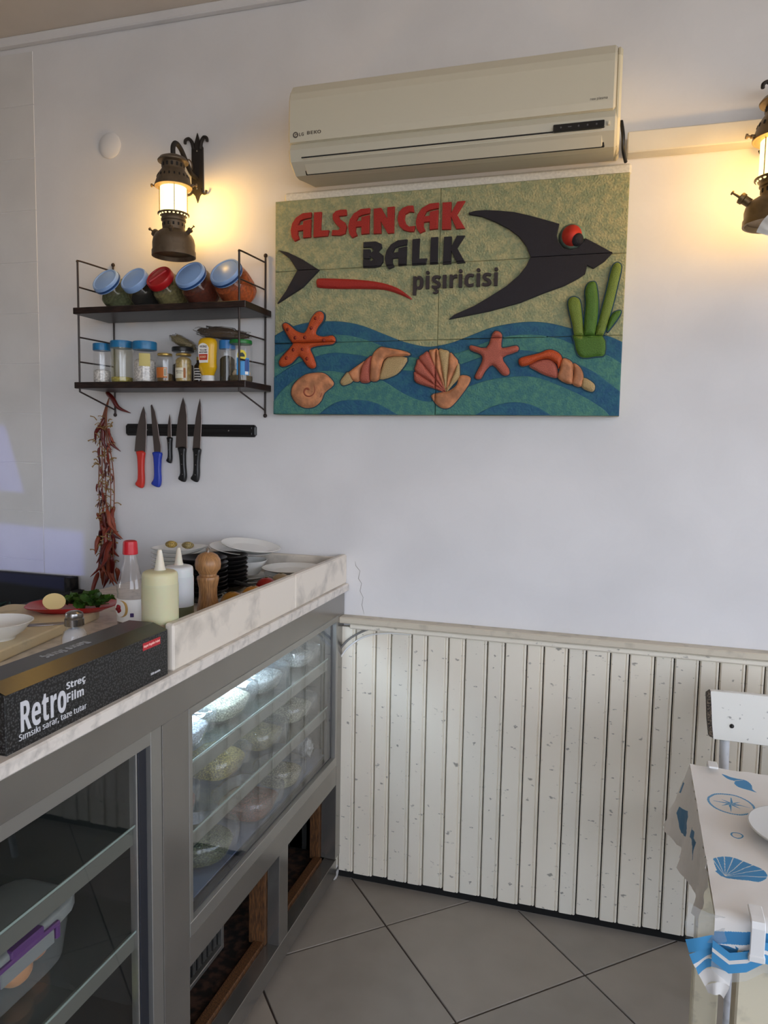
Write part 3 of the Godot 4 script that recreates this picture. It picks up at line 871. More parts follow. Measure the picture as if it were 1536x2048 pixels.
# ------------------------------------------------------------------ air conditioner
func build_aircon() -> void:
	var t := thing("air_conditioner", "cream split air conditioner above the carved sign", "air conditioner")
	var ivory := mat(c255(208, 201, 180), 0.4)
	var ivory2 := mat(c255(200, 194, 174), 0.45)
	var side := Transform3D(Basis(Vector3(0, 0, 1), Vector3(0, 1, 0), Vector3(-1, 0, 0)), Vector3.ZERO)  # profile x -> z, extruded along -x
	var ext := func(p: Array, x0: float, x1: float) -> MB:
		var b := MB.new()
		b.t = side
		var o := PackedVector2Array(p)
		b.prism(o, [Vector2(0.006, -x1 - 0.003), Vector2(0, -x1 + 0.003), Vector2(0, -x0 - 0.003), Vector2(0.006, -x0 + 0.003)], true)
		return b
	var body := [Vector2(ZW + 0.002, 2.455), Vector2(ZW + 0.002, 2.226), Vector2(-2.12, 2.213), Vector2(-2.075, 2.205), Vector2(-2.05, 2.206), Vector2(-2.012, 2.232), Vector2(-2.004, 2.262), Vector2(-2.012, 2.28), Vector2(-2.012, 2.40), Vector2(-2.03, 2.435), Vector2(-2.07, 2.455)]
	part(t, "body", ext.call(body, -0.894, -0.003), ivory2)
	var front := [Vector2(-2.014, 2.279), Vector2(-2.0, 2.281), Vector2(-1.998, 2.30), Vector2(-1.999, 2.395), Vector2(-2.004, 2.415), Vector2(-2.02, 2.44), Vector2(-2.05, 2.456), Vector2(-2.055, 2.45), Vector2(-2.02, 2.42), Vector2(-2.014, 2.39)]
	var fr := part(t, "front_panel", ext.call(front, -0.892, -0.009), ivory)
	part(t, "side_cap", ext.call([Vector2(ZW + 0.002, 2.45), Vector2(ZW + 0.002, 2.225), Vector2(-2.06, 2.21), Vector2(-2.01, 2.26), Vector2(-2.006, 2.41), Vector2(-2.03, 2.44)], -0.006, 0.004), mat(c255(220, 210, 180), 0.45))
	# outlet: dark slot and the closed flap in it
	var dirv := (Vector2(-2.012, 2.232) - Vector2(-2.05, 2.199)).normalized()
	part(t, "slot", ext.call([Vector2(-2.056, 2.208), Vector2(-2.0475, 2.2055), Vector2(-2.008, 2.241), Vector2(-2.012, 2.247)], -0.86, -0.028), M.dark)
	part(t, "flap", ext.call([Vector2(-2.050, 2.211), Vector2(-2.0435, 2.2065), Vector2(-2.0085, 2.2365), Vector2(-2.016, 2.243)], -0.855, -0.034), ivory)
	var dp := MB.new(); dp.t = tf(Vector3(-0.094, 2.2475, -2.006), Vector3(-0.12, 0, 0)); dp.prism(rrect(0.126, 0.018, 0.002), [Vector2(0, -0.004), Vector2(0, 0.0025), Vector2(0.001, 0.0035)])
	var disp := part(t, "display", dp, M.black)
	for k in 5:
		dp = MB.new(); dp.t = tf(Vector3(-0.138 + k * 0.022, 2.2475, -2.0025), Vector3(-0.12, 0, 0))
		dp.prism(ellipse(0.0022, 0.0026, 8) if k != 1 else rrect(0.009, 0.0022, 0.0008), [Vector2(0, 0), Vector2(0, 0.0004)])
		part(disp, "symbol", dp, mat(c255(92, 92, 94), 0.5))
	bx(t, "button", ivory, -0.024, -0.018, 2.243, 2.252, -2.01, -2.0015)
	var lg := MB.new()
	lg.t = tf(Vector3(-0.871, 2.3, -1.998)); lg.prism(ellipse(0.0082, 0.0082, 20), [Vector2(0, -0.002), Vector2(0, 0.0006)])
	part(fr, "badge", lg, mat(c255(92, 84, 74), 0.5))
	lg = MB.new()
	letter(lg, "LG", tf(Vector3(-0.853, 2.3, -1.998)), 0.014, 0.009)
	letter(lg, "BEKO", tf(Vector3(-0.815, 2.302, -1.998)), 0.042, 0.009, 0.0006)
	letter(lg, "neo plasma", tf(Vector3(-0.047, 2.306, -1.998)), 0.042, 0.0, 0.0006, false)
	part(fr, "lettering", lg, mat(c255(92, 84, 74), 0.5))
	lg = MB.new(); letter(lg, "G", tf(Vector3(-0.871, 2.3, -1.9975)), 0.008, 0.009)
	part(fr, "lettering", lg, ivory)
	var tr := MB.new()
	tr.span(0.028, 3.0, 2.226, 2.281, ZW, -2.152, 0.003)
	solo("pipe_trunking", "long white pipe trunking running from the air conditioner past the lantern", "trunking", tr, mat(c255(226, 220, 206), 0.6, "mottle", 0.7))
	var cable := MB.new()
	cable.tube(curve3([Vector3(0.01, 2.30, -2.13), Vector3(0.016, 2.26, -2.12), Vector3(0.018, 2.225, -2.13), Vector3(0.026, 2.205, -2.16)]), 0.005, 8)
	part(t, "hose", cable, M.black)

# ------------------------------------------------------------------ table, cloth, chair
func build_table() -> void:
	var x0 := 0.215; var x1 := 1.35; var z0 := -1.675; var z1 := -1.14
	var t := thing("dining_table", "cream painted wooden table under the sea print cloth", "table")
	var wood := mat(c255(222, 212, 184), 0.6, "wear", 0.4)
	turn_about(t)
	bx(t, "table_top", wood, x0, x1, 0.715, 0.742, z0, z1, 0.003)
	for q in [[x0 + 0.02, z0 + 0.02], [x0 + 0.035, z1 - 0.07], [x1 - 0.07, z0 + 0.02], [x1 - 0.07, z1 - 0.07]]:
		bx(t, "leg", wood, q[0], q[0] + 0.05, 0.0, 0.715, q[1], q[1] + 0.05, 0.003)
	bx(t, "apron", wood, x0 + 0.04, x1 - 0.04, 0.64, 0.715, z0 + 0.03, z0 + 0.05)
	bx(t, "apron", wood, x0 + 0.03, x0 + 0.05, 0.64, 0.715, z0 + 0.07, z1 - 0.07)
	# cloth, printed in blue; the print is one picture laid over the unfolded sheet
	var pm := StandardMaterial3D.new()
	pm.albedo_texture = cloth_print(); pm.roughness = 0.55
	pm.backlight_enabled = true; pm.backlight = Color(0.5, 0.5, 0.5)
	var cl := thing("tablecloth", "white plastic tablecloth printed with blue shells and a compass", "tablecloth")
	turn_about(cl)
	var f := FastNoiseLite.new(); f.seed = 4; f.frequency = 9.0; f.fractal_octaves = 3
	var hgt := func(x: float, z: float) -> float: return 0.7455 + 0.0035 * absf(f.get_noise_2d(x, z * 0.8)) + 0.002 * f.get_noise_2d(x * 3 + 9, z * 2)
	var uvof := func(u: float, w: float) -> Vector2: return Vector2((u + 0.1) / 1.6, (w + 1.72) / 0.8)
	var b := MB.new()
	var rows := []; var uvs := []
	for i in 37:      # along z, then over the front edge
		var z := lerpf(z0 - 0.006, z1 + 0.006, i / 36.0)
		var r := PackedVector3Array(); var q := []
		for j in 60:
			var x := lerpf(x0 - 0.004, x1, j / 59.0)
			r.append(Vector3(x, hgt.call(x, z), z)); q.append(uvof.call(x, z))
		rows.append(r); uvs.append(q)
	for i in range(1, 6):
		var r := PackedVector3Array(); var q := []
		for j in 60:
			var x := lerpf(x0 - 0.004, x1, j / 59.0)
			var d := i * (0.011 + 0.003 * sin(x * 21.0))
			r.append(Vector3(x, hgt.call(x, z1) - d - 0.003, z1 + 0.009 + 0.004 * i * (0.4 + f.get_noise_2d(x * 2, 3.0))))
			q.append(uvof.call(x, z1 + d))
		rows.append(r); uvs.append(q)
	b.grid(rows, false, uvs)
	part(cl, "sheet", b, pm)
	# the side drop, creased and ragged along its hem
	b = MB.new(); rows = []; uvs = []
	for i in 40:
		var w := i / 39.0
		var z := lerpf(z0 - 0.006, z1 - 0.09, w)
		var drop := lerpf(0.14, 0.09, w) + 0.004 * f.get_noise_2d(w * 2, 7.7)
		if w > 0.42 and w < 0.5: drop -= 0.03 * sin((w - 0.42) / 0.08 * PI)
		var r := PackedVector3Array(); var q := []
		for j in 11:
			var d := drop * j / 10.0
			var out := lerpf(0.30, 0.08, w) * d + 0.012 * sin(w * 15.0) * d / 0.15 + 0.005 * f.get_noise_2d(w * 3, d * 8)
			r.append(Vector3(x0 - 0.0045 - out, hgt.call(x0, z) - d, z)); q.append(uvof.call(x0 - 0.004 - d, z))
		rows.append(r); uvs.append(q)
	b.grid(rows, false, uvs)
	part(cl, "side_drop", b, pm)
	# the near corner: clear torn film and a twisted tail of the printed hem
	var film := glass(0.22, Color(0.86, 0.88, 0.88), 0.12)
	b = MB.new(); rows = []
	for i in 9:
		var r := PackedVector3Array()
		for j in 7:
			var u := i / 8.0; var w := j / 6.0
			var l := Vector3(0.172, 0.757 - 0.062 * u, -1.13); var rr := Vector3(0.226, 0.742 - 0.034 * u, -1.128)
			var p := l.lerp(rr, w); p.z += 0.006 * sin(u * 5.0 + w * 4.0); p.x += 0.002 * sin(u * 9.0)
			r.append(p)
		rows.append(r)
	b.grid(rows, false)
	part(cl, "clear_film", b, film)
	var bl := mat(c255(66, 146, 196), 0.5); var wh := mat(c255(226, 222, 216), 0.55)
	for m in [bl, wh]:
		m.backlight_enabled = true; m.backlight = Color(0.15, 0.15, 0.15)
	var lft := [Vector2(0.150, 0.701), Vector2(0.156, 0.681), Vector2(0.1625, 0.6665), Vector2(0.166, 0.662), Vector2(0.1705, 0.65), Vector2(0.181, 0.632), Vector2(0.186, 0.622)]
	var rgt := [Vector2(0.222, 0.706), Vector2(0.216, 0.6865), Vector2(0.2125, 0.678), Vector2(0.2135, 0.674), Vector2(0.2165, 0.662), Vector2(0.214, 0.64), Vector2(0.207, 0.62)]
	for k in 6:
		b = MB.new(); rows = []
		for i in 4:
			var r := PackedVector3Array()
			for j in 9:
				var u := i / 3.0; var w := j / 8.0
				var l: Vector2 = lft[k].lerp(lft[k + 1], u); var rr: Vector2 = rgt[k].lerp(rgt[k + 1], u)
				var p := l.lerp(rr, w); p.y += 0.012 * sin(w * PI) * (1.0 if k < 5 else 1.0 - u * 0.5) - 0.002
				r.append(Vector3(p.x + 0.022, p.y, -1.126 + 0.004 * sin(w * 7.0 + k)))
			rows.append(r)
		b.grid(rows, false)
		part(cl, "hem_tail", b, [bl, bl, wh, bl, wh, wh][k])
	# hem band along the front edge, striped blue and white
	var ys := [0.0, 0.012, 0.018, 0.032, 0.046]
	for k in 4:
		b = MB.new(); rows = []
		for i in 2:
			var r := PackedVector3Array()
			for j in 50:
				var x := lerpf(0.208, x1, j / 49.0)
				var sag := 0.016 * sin((x - 0.205) * 52.0) if x < 0.3 else 0.008 * sin(x * 40.0)
				r.append(Vector3(x, 0.716 - ys[k + i] - sag, z1 + 0.024 + 0.002 * sin(x * 60.0)))
			rows.append(r)
		b.grid(rows, false)
		part(cl, "hem_band", b, [bl, wh, bl, film][k])
	# clips that grip the cloth
	var clip := func(at: Vector3, turn: float, label: String) -> void:
		var c := thing("cloth_clip", label, "clip", at, "", Vector3(0, turn, 0))
		turn_about(c)
		var cb := MB.new()
		cb.t = Transform3D(Basis(Vector3(0, 0, 1), Vector3(0, 1, 0), Vector3(-1, 0, 0)), Vector3.ZERO)
		cb.prism(PackedVector2Array([Vector2(-0.035, 0.008), Vector2(-0.01, 0.005), Vector2(0.001, 0.003), Vector2(0.003, -0.002), Vector2(0.003, -0.042), Vector2(0.006, -0.045), Vector2(0.0085, -0.042), Vector2(0.0085, 0.0), Vector2(0.004, 0.0085), Vector2(-0.008, 0.0105), Vector2(-0.034, 0.0115)]), [Vector2(0.001, -0.0095), Vector2(0, -0.0085), Vector2(0, 0.0085), Vector2(0.001, 0.0095)], true)
		part(c, "spring", cb, M.white_plastic)
		bx(c, "foot", M.white_plastic, -0.011, 0.011, -0.05, -0.04, 0.0, 0.0105, 0.0015)
	clip.call(Vector3(0.266, 0.7475, z1 + 0.022), 0.0, "white plastic cloth clip gripping the near edge of the table")
	clip.call(Vector3(0.255, 0.7475, z0 - 0.012), PI, "white plastic cloth clip on the table edge nearest the wall")
	# the dish on the table
	var d := MB.new()
	d.lathe([Vector2(0, 0), Vector2(0.05, 0), Vector2(0.055, 0.004), Vector2(0.088, 0.017), Vector2(0.0905, 0.02), Vector2(0.088, 0.021), Vector2(0.058, 0.009), Vector2(0.05, 0.006), Vector2(0, 0.006)], 48)
	solo("dish", "grey ceramic dish on the sea print tablecloth", "dish", d, mat(c255(196, 194, 188), 0.3), Vector3(0.366, 0.7495, -1.395))

# the table and what lies on it stand slightly askew to the wall
func turn_about(o: Node3D) -> void:
	var p := Vector3(0.215, 0, -1.685)
	var turn := Basis(Vector3.UP, -0.042)
	o.transform = Transform3D(turn, p - turn * p) * o.transform

func fill(im: Image, p: PackedVector2Array, c: Color) -> void:
	var lo := 1e9; var hi := -1e9
	for q in p: lo = minf(lo, q.y); hi = maxf(hi, q.y)
	for y in range(maxi(int(lo), 0), mini(int(hi) + 1, im.get_height())):
		var xs := []
		for i in p.size():
			var a := p[i]; var b := p[(i + 1) % p.size()]
			if (a.y <= y + 0.5) != (b.y <= y + 0.5): xs.append(a.x + (y + 0.5 - a.y) / (b.y - a.y) * (b.x - a.x))
		xs.sort()
		for k in range(0, xs.size() - 1, 2):
			im.fill_rect(Rect2i(int(round(xs[k])), y, int(round(xs[k + 1])) - int(round(xs[k])), 1), c)

func cloth_print() -> ImageTexture:
	var w := 2048; var h := 1024
	var im := Image.create(w, h, false, Image.FORMAT_RGB8)
	im.fill(c255(242, 238, 232))
	var px := func(q: Vector2) -> Vector2: return Vector2((q.x + 0.1) / 1.6 * w, (q.y + 1.72) / 0.8 * h)
	var draw := func(p: PackedVector2Array, c: Color) -> void:
		var o := PackedVector2Array()
		for q in p: o.append(px.call(q))
		fill(im, o, c)
	var bl := c255(62, 142, 196); var pale := c255(232, 227, 219)
	for rep in 3:
		var d := Vector2(rep * 0.37, 0.02 * rep)
		var mv := func(s: String) -> PackedVector2Array:
			var o := pts(s, 0.001)
			for i in o.size(): o[i] += d
			return o
		var whelk: PackedVector2Array = mv.call("272,-1651 299,-1641 317,-1637 324,-1617 323,-1597 329,-1583 316,-1588 297,-1595 291,-1612 294,-1626 281,-1632")
		draw.call(smooth(whelk, 3), bl)
		draw.call(mv.call("293,-1628 310,-1637 311,-1636 294,-1626"), pale)
		# compass: a rope ring and an eight pointed star
		var c := Vector2(0.274, -1.512) + d
		draw.call(ellipse(0.0425, 0.0455, 48, c), bl)
		draw.call(ellipse(0.0385, 0.0412, 48, c), pale)
		for k in 150:
			var a := TAU * k / 60
			var e := Vector2(cos(a) * 0.0405, sin(a) * 0.0434)
			var tn := Vector2(-sin(a), cos(a)) * 0.0008
			var n2 := Vector2(cos(a + 0.5), sin(a + 0.5)) * 0.0018
			draw.call(PackedVector2Array([c + e - n2 - tn, c + e - n2 + tn, c + e + n2 + tn, c + e + n2 - tn]), c255(150, 190, 214))
		for k in 8:
			var a := TAU * k / 8 + 0.1
			var l := 0.036 if k % 2 == 0 else 0.024
			var v1 := Vector2(cos(a), sin(a)); var v2 := Vector2(-v1.y, v1.x)
			draw.call(PackedVector2Array([c, c + v1 * 0.007 + v2 * 0.0036, c + v1 * l]), bl)
			draw.call(PackedVector2Array([c, c + v1 * 0.007 - v2 * 0.0014, c + v1 * l]), c255(140, 180, 205))
		draw.call(ellipse(0.0105, 0.0105, 20, Vector2(0.27, -1.386) + d), bl)
		draw.call(ellipse(0.008, 0.008, 20, Vector2(0.27, -1.386) + d), pale)
		var sc: PackedVector2Array = mv.call("230,-1239 222,-1283 228,-1294 241,-1303 255,-1305 269,-1299 283,-1292 297,-1283 300,-1262 284,-1243 256,-1237")
		draw.call(smooth(sc, 3), bl)
		draw.call(mv.call("222,-1250 226,-1257 236,-1240 230,-1238"), bl)
		for k in range(1, 9):
			var g := sc[k]
			var r0 := Vector2(0.236, -1.241) + d
			var tn := (g - r0).orthogonal().normalized() * 0.0008
			draw.call(PackedVector2Array([r0 - tn * 0.4, r0 + tn * 0.4, g + tn, g - tn]), pale)
	# figures on the side drop
	for s in ["150,-1668 175,-1672 178,-1650 160,-1640", "128,-1610 142,-1613 150,-1590 160,-1560 150,-1530 120,-1528 112,-1560 120,-1590", "166,-1450 178,-1456 184,-1430 176,-1405 150,-1392 143,-1398 165,-1412 170,-1430", "140,-1330 150,-1336 152,-1326 142,-1320"]:
		draw.call(pts(s, 0.001), c255(58, 122, 166))
	# wavy bands along the front hem
	for k in 2:
		var o := PackedVector2Array(); var lo := PackedVector2Array()
		for i in 80:
			var x := -0.1 + i * 0.0205
			o.append(Vector2(x, -1.122 + k * 0.026 + 0.006 * sin(x * 40)))
			lo.append(Vector2(x, -1.104 + k * 0.03 + 0.006 * sin(x * 40)))
		lo.reverse(); o.append_array(lo)
		draw.call(o, bl)
	return ImageTexture.create_from_image(im)

func build_chair() -> void:
	var t := thing("metal_chair", "white steel tube chair with a chipped wooden back board against the wainscot", "chair", Vector3(0.452, 0, -1.9))
	var tube := mat(c255(214, 216, 220), 0.35, "wear", 0.3)
	var b := MB.new()
	b.t = tf(Vector3(0, 0.784, -0.013), Vector3(-0.1, 0, 0))
	var o := PackedVector2Array([Vector2(-0.178, 0.057), Vector2(-0.174, 0.061), Vector2(-0.09, 0.062), Vector2(0.1, 0.0605), Vector2(0.178, 0.059), Vector2(0.183, 0.052), Vector2(0.174, -0.054), Vector2(0.168, -0.057), Vector2(0.0, -0.058), Vector2(-0.165, -0.056), Vector2(-0.170, -0.05)])
	b.prism(o, [Vector2(0.001, -0.011), Vector2(0, -0.009), Vector2(0, 0.009), Vector2(0.0012, 0.011)], true)
	var bk := part(t, "back_board", b, M.white_paint)
	# chipped left edge and bolts
	b = MB.new(); b.t = tf(Vector3(0, 0.784, -0.013), Vector3(-0.1, 0, 0))
	b.prism(PackedVector2Array([Vector2(-0.184, 0.053), Vector2(-0.1755, 0.0605), Vector2(-0.1725, 0.03), Vector2(-0.169, -0.02), Vector2(-0.165, -0.053), Vector2(-0.1745, -0.05), Vector2(-0.180, -0.01)]), [Vector2(0, -0.0095), Vector2(0, 0.0113)], true)
	part(bk, "worn_edge", b, mat(c255(104, 90, 74), 0.85, "rust", 0.05))
	for x in [-0.125, 0.125]:
		b = MB.new(); b.t = tf(Vector3(x, 0.766, 0.0), Vector3(-0.1, 0, 0))
		b.ball(Vector3.ZERO, Vector3(0.0055, 0.0055, 0.004), 12)
		part(bk, "bolt", b, M.black)
	for x in [-0.135, 0.135]:
		b = MB.new()
		b.tube(curve3([Vector3(x, 0.82, -0.031), Vector3(x, 0.7, -0.022), Vector3(x, 0.5, 0.0), Vector3(x * 1.1, 0.25, -0.03), Vector3(x * 1.2, 0.0, -0.06)]), 0.0115, 12)
		part(t, "rear_leg", b, tube)
		b = MB.new()
		b.tube([Vector3(x * 1.15, 0.44, 0.34), Vector3(x * 1.22, 0.0, 0.38)], 0.0115, 12)
		part(t, "front_leg", b, tube)
	b = MB.new(); b.t = Transform3D(Basis(Vector3.RIGHT, Vector3(0, 0, -1), Vector3(0, 1, 0)), Vector3(0, 0.44, 0.17))
	b.prism(rrect(0.32, 0.38, 0.05), [Vector2(0.002, -0.002), Vector2(0, 0), Vector2(0, 0.018), Vector2(0.003, 0.021)], true)
	part(t, "seat", b, M.white_paint)

# ------------------------------------------------------------------ wall shelf
func build_shelf() -> void:
	var t := thing("wall_shelf", "dark two tier wire ladder wall shelf holding spice jars", "shelf")
	var zf := ZW + 0.186
	for x in [-1.628, -1.058]:
		var b := MB.new()
		var z1 := ZW + 0.008
		b.tube([Vector3(x, 2.025, z1), Vector3(x, 1.525, z1)], 0.0032, 8)
		b.tube(curve3([Vector3(x, 2.005, z1), Vector3(x, 2.0, zf - 0.012), Vector3(x, 1.994, zf)], 4), 0.0028, 8)
		b.tube([Vector3(x, 1.996, zf), Vector3(x, 1.585, zf)], 0.0032, 8)
		b.tube([Vector3(x, 1.586, zf), Vector3(x, 1.537, z1)], 0.0028, 8)
		for y in [1.92, 1.842, 1.762, 1.684, 1.606]: b.tube([Vector3(x, y, z1), Vector3(x, y - 0.003, zf)], 0.0026, 6)
		b.ball(Vector3(x, 2.027, z1), Vector3(0.007, 0.007, 0.005), 10)
		b.ball(Vector3(x, 1.52, z1), Vector3(0.007, 0.007, 0.005), 10)
		part(t, "wire_ladder", b, M.wire)
	for y in [1.852, 1.6165]:
		bx(t, "board", M.wood_dark, -1.645, -1.035, y - 0.02, y, ZW + 0.012, zf + 0.006, 0.0015)

func lid(par: Node, m: Material, r: float, h: float, y: float, x := Transform3D(), label := "") -> MeshInstance3D:
	var b := MB.new(); b.t = x
	b.lathe([Vector2(0, y), Vector2(r * 0.97, y), Vector2(r, y + 0.002), Vector2(r, y + h - 0.003), Vector2(r * 0.96, y + h), Vector2(0, y + h)], 28)
	var o := part(par, "lid", b, m, label)
	return o

func build_jars() -> void:
	# five squat jars tipped towards the room on the top board
	var ytop := 1.852
	var up := [
		[-1.555, 0.058, 0.0465, "green", c255(104, 108, 74), "dried green herbs", 0.7],
		[-1.449, 0.057, 0.0465, "plain", c255(26, 22, 20), "black seeds", 0.6],
		[-1.356, 0.058, 0.0445, "red", c255(136, 126, 80), "pale green powder", 0.9],
		[-1.247, 0.062, 0.051, "ring", c255(108, 44, 22), "dark red pepper flakes", 0.9],
		[-1.124, 0.064, 0.052, "ring", c255(190, 88, 32), "orange ground pepper", 0.9]]
	var lid_blue := mat(c255(146, 178, 224), 0.3); var lid_ring := mat(c255(40, 74, 128), 0.3)
	var lab := ["tilted jar of dried green herbs with pale blue lid, leftmost on the top board", "tilted jar of black seeds with pale blue lid beside the red lid", "tilted glass jar of pale green powder with a red lid", "tilted glass jar of dark red pepper flakes with a pale blue lid", "tilted glass jar of orange ground pepper with a pale blue lid, nearest the carved sign"]
	for i in 5:
		var q: Array = up[i]
		var r: float = q[1]
		var t := thing("spice_jar", lab[i], "jar", Vector3(q[0], ytop, ZW + 0.085), "tilted spice jars on the top board")
		var tilt := 0.98
		var nx: float = [0.84, 0.8, 0.76, 0.84, 0.88][i]
		var x := tf(Vector3(0, r * 1.0, 0), Vector3(tilt, 0, 0.12))
		var b := MB.new(); b.t = x
		b.lathe([Vector2(0, -0.052), Vector2(r * 0.72, -0.052), Vector2(r * 0.92, -0.044), Vector2(r, -0.024), Vector2(r, 0.012), Vector2(r * 0.95, 0.03), Vector2(r * 0.8, 0.043), Vector2(r * 0.76, 0.052)], 32, 2.0, nx)
		part(t, "glass_body", b, M.jar_glass)
		b = MB.new(); b.t = x
		var k: float = q[6]
		var top := lerpf(-0.03, 0.036, k)
		b.lathe([Vector2(0, -0.05), Vector2(r * 0.7, -0.05), Vector2(r * 0.9, -0.042), Vector2(r * 0.965, -0.023), Vector2(r * 0.965, minf(top, 0.01)), Vector2(r * (0.93 if top > 0.02 else 0.96), top), Vector2(r * 0.4, top + 0.004), Vector2(0, top - 0.002)], 28, 2.0, nx)
		part(t, "spice", b, mat(q[4], 0.9, "blotch", 0.15))
		var lm: Material = M.red if q[3] == "red" else lid_blue
		var lr: float = q[2]
		b = MB.new(); b.t = x
		b.lathe([Vector2(0, 0.046), Vector2(lr * 0.98, 0.046), Vector2(lr, 0.048), Vector2(lr, 0.063), Vector2(lr * 0.95, 0.068), Vector2(lr * 0.86, 0.0685), Vector2(lr * 0.82, 0.0665), Vector2(lr * 0.4, 0.07), Vector2(0, 0.071)], 36)
		var lo := part(t, "lid", b, lm)
		if q[3] in ["ring", "green"]:
			b = MB.new(); b.t = x
			b.lathe([Vector2(lr * 1.0, 0.0505), Vector2(lr * 1.03, 0.051), Vector2(lr * 1.03, 0.0565), Vector2(lr * 1.0, 0.057)], 36)
			part(lo, "seal_ring", b, lid_ring)
		if q[3] == "red":
			b = MB.new(); b.t = x * tf(Vector3(0, 0.07, 0), Vector3(0, 0.7, 0))
			b.box(Vector3.ZERO, Vector3(lr * 1.5, 0.006, 0.012), 0.003)
			part(lo, "grip", b, M.red)
	# the lower board
	var y0 := 1.6165
	var lidb := mat(c255(36, 118, 168), 0.35, "wear", 0.1)
	var jar := func(label: String, x: float, z: float, r: float, h: float, lm: Material, lr: float, lh: float, glassy: Material) -> Node3D:
		var t := thing("jar", label, "jar", Vector3(x, y0, z), "jars on the lower board")
		var b := MB.new()
		b.lathe([Vector2(0, 0.001), Vector2(r * 0.92, 0.001), Vector2(r, 0.006), Vector2(r, h - lh - 0.014), Vector2(r * 0.93, h - lh - 0.005), Vector2(lr * 0.94, h - lh), Vector2(lr * 0.94, h - 0.004)], 28)
		part(t, "glass_body", b, glassy)
		lid(t, lm, lr, lh, h - lh)
		return t
	var content := func(t: Node3D, r: float, h: float, m: Material, called := "contents", slope := 0.0) -> void:
		var b := MB.new()
		b.t = Transform3D(Basis(Vector3(1, slope, 0), Vector3(0, 1, 0), Vector3(0, 0, 1)), Vector3(0, slope * r, 0)) if false else Transform3D()
		b.lathe([Vector2(0, 0.003), Vector2(r * 0.9, 0.003), Vector2(r * 0.965, 0.007), Vector2(r * 0.965, h * 0.86), Vector2(r * 0.7, h * 0.95), Vector2(r * 0.3, h), Vector2(0, h)], 24)
		part(t, called, b, m)
	var salt := mat(c255(232, 226, 218), 0.9, "blotch", 0.1)
	var zf := ZW + 0.14
	var t: Node3D = jar.call("narrow glass jar a third full of white salt, blue lid, leftmost on the lower board", -1.578, zf, 0.027, 0.127, lidb, 0.0275, 0.0225, M.jar_glass)
	content.call(t, 0.027, 0.045, salt, "salt")
	t = jar.call("tall glass jar with blue lid and a little yellow powder at the bottom", -1.502, zf, 0.0345, 0.133, lidb, 0.0355, 0.022, glass(0.16, Color(0.72, 0.70, 0.48), 0.05))
	content.call(t, 0.0345, 0.02, mat(c255(206, 188, 84), 0.9, "blotch", 0.1), "powder")
	t = jar.call("glass jar with blue lid and note, nearly full of coarse white salt", -1.416, zf, 0.035, 0.129, lidb, 0.0375, 0.026, M.jar_glass)
	content.call(t, 0.035, 0.078, mat(c255(226, 220, 212), 0.9, "blotch", 0.1), "salt")
	var b := MB.new(); b.lathe([Vector2(0.0354, 0.05), Vector2(0.0354, 0.09)], 8, 2.0, 1, 1, 0.5, 1.5)
	part(t, "note", b, mat(c255(206, 192, 122), 0.7))
	# a small jar with a torn orange label
	t = jar.call("small jar with gold lid and torn orange label", -1.343, zf, 0.0262, 0.091, M.gold, 0.023, 0.007, M.jar_glass)
	content.call(t, 0.0262, 0.03, mat(c255(150, 116, 66), 0.9, "food", 0.05))
	b = MB.new(); b.lathe([Vector2(0.0266, 0.014), Vector2(0.0266, 0.046)], 12, 2.0, 1, 1, 0.75, 2.3)
	var lb := part(t, "label", b, mat(c255(200, 112, 44), 0.6))
	b = MB.new(); b.lathe([Vector2(0.0268, 0.018), Vector2(0.0268, 0.044)], 5, 2.0, 1, 1, 0.8, 1.15)
	part(lb, "barcode_patch", b, M.cream_label)
	b = MB.new()
	for k in 5: b.lathe([Vector2(0.02695, 0.02), Vector2(0.02695, 0.042)], 1, 2.0, 1, 1, 0.85 + k * 0.055, 0.875 + k * 0.055)
	part(lb, "barcode", b, M.ink)
	t = jar.call("wide dark jar with a black lid, behind the two gold lidded jars", -1.318, ZW + 0.075, 0.034, 0.118, M.black, 0.0355, 0.014, M.jar_glass)
	content.call(t, 0.034, 0.07, mat(c255(88, 74, 56), 0.9, "food", 0.05))
	t = jar.call("small mustard jar with gold lid and cream label", -1.276, zf, 0.025, 0.089, M.gold, 0.0238, 0.006, M.jar_glass)
	content.call(t, 0.025, 0.08, mat(c255(190, 164, 100), 0.7, "blotch", 0.2), "mustard")
	b = MB.new(); b.lathe([Vector2(0.0253, 0.012), Vector2(0.0253, 0.044)], 12, 2.0, 1, 1, 0.75, 2.55)
	lb = part(t, "label", b, M.cream_label)
	b = MB.new()
	letter(b, "Sauce Delice", tf(Vector3(0, 0.034, 0.0256), Vector3(0, 0, 0)), 0.026, 0.003, 0.0003, false, "Droid Serif", 0.0256)
	letter(b, "fine et douce", tf(Vector3(0, 0.028, 0.0256)), 0.019, 0.0022, 0.0003, false, "Droid Serif", 0.0256)
	part(lb, "lettering", b, M.ink)
	b = MB.new(); b.lathe([Vector2(0.0255, 0.0125), Vector2(0.0255, 0.0435)], 4, 2.0, 1, 1, 0.76, 1.05)
	part(lb, "side_stripe", b, mat(c255(160, 100, 50), 0.6))
	# little dark bottle
	t = thing("bottle", "tiny dark bottle with gold cap and black and white label", "bottle", Vector3(-1.229, y0, zf - 0.015))
	b = MB.new(); b.lathe([Vector2(0, 0), Vector2(0.0155, 0), Vector2(0.016, 0.003), Vector2(0.016, 0.052), Vector2(0.0085, 0.062), Vector2(0.0085, 0.072)], 22)
	part(t, "body", b, mat(c255(34, 22, 18), 0.15))
	lid(t, M.gold, 0.009, 0.01, 0.07)
	b = MB.new(); b.lathe([Vector2(0.0163, 0.008), Vector2(0.0163, 0.044)], 12, 2.0, 1, 1, 0.5, 2.6)
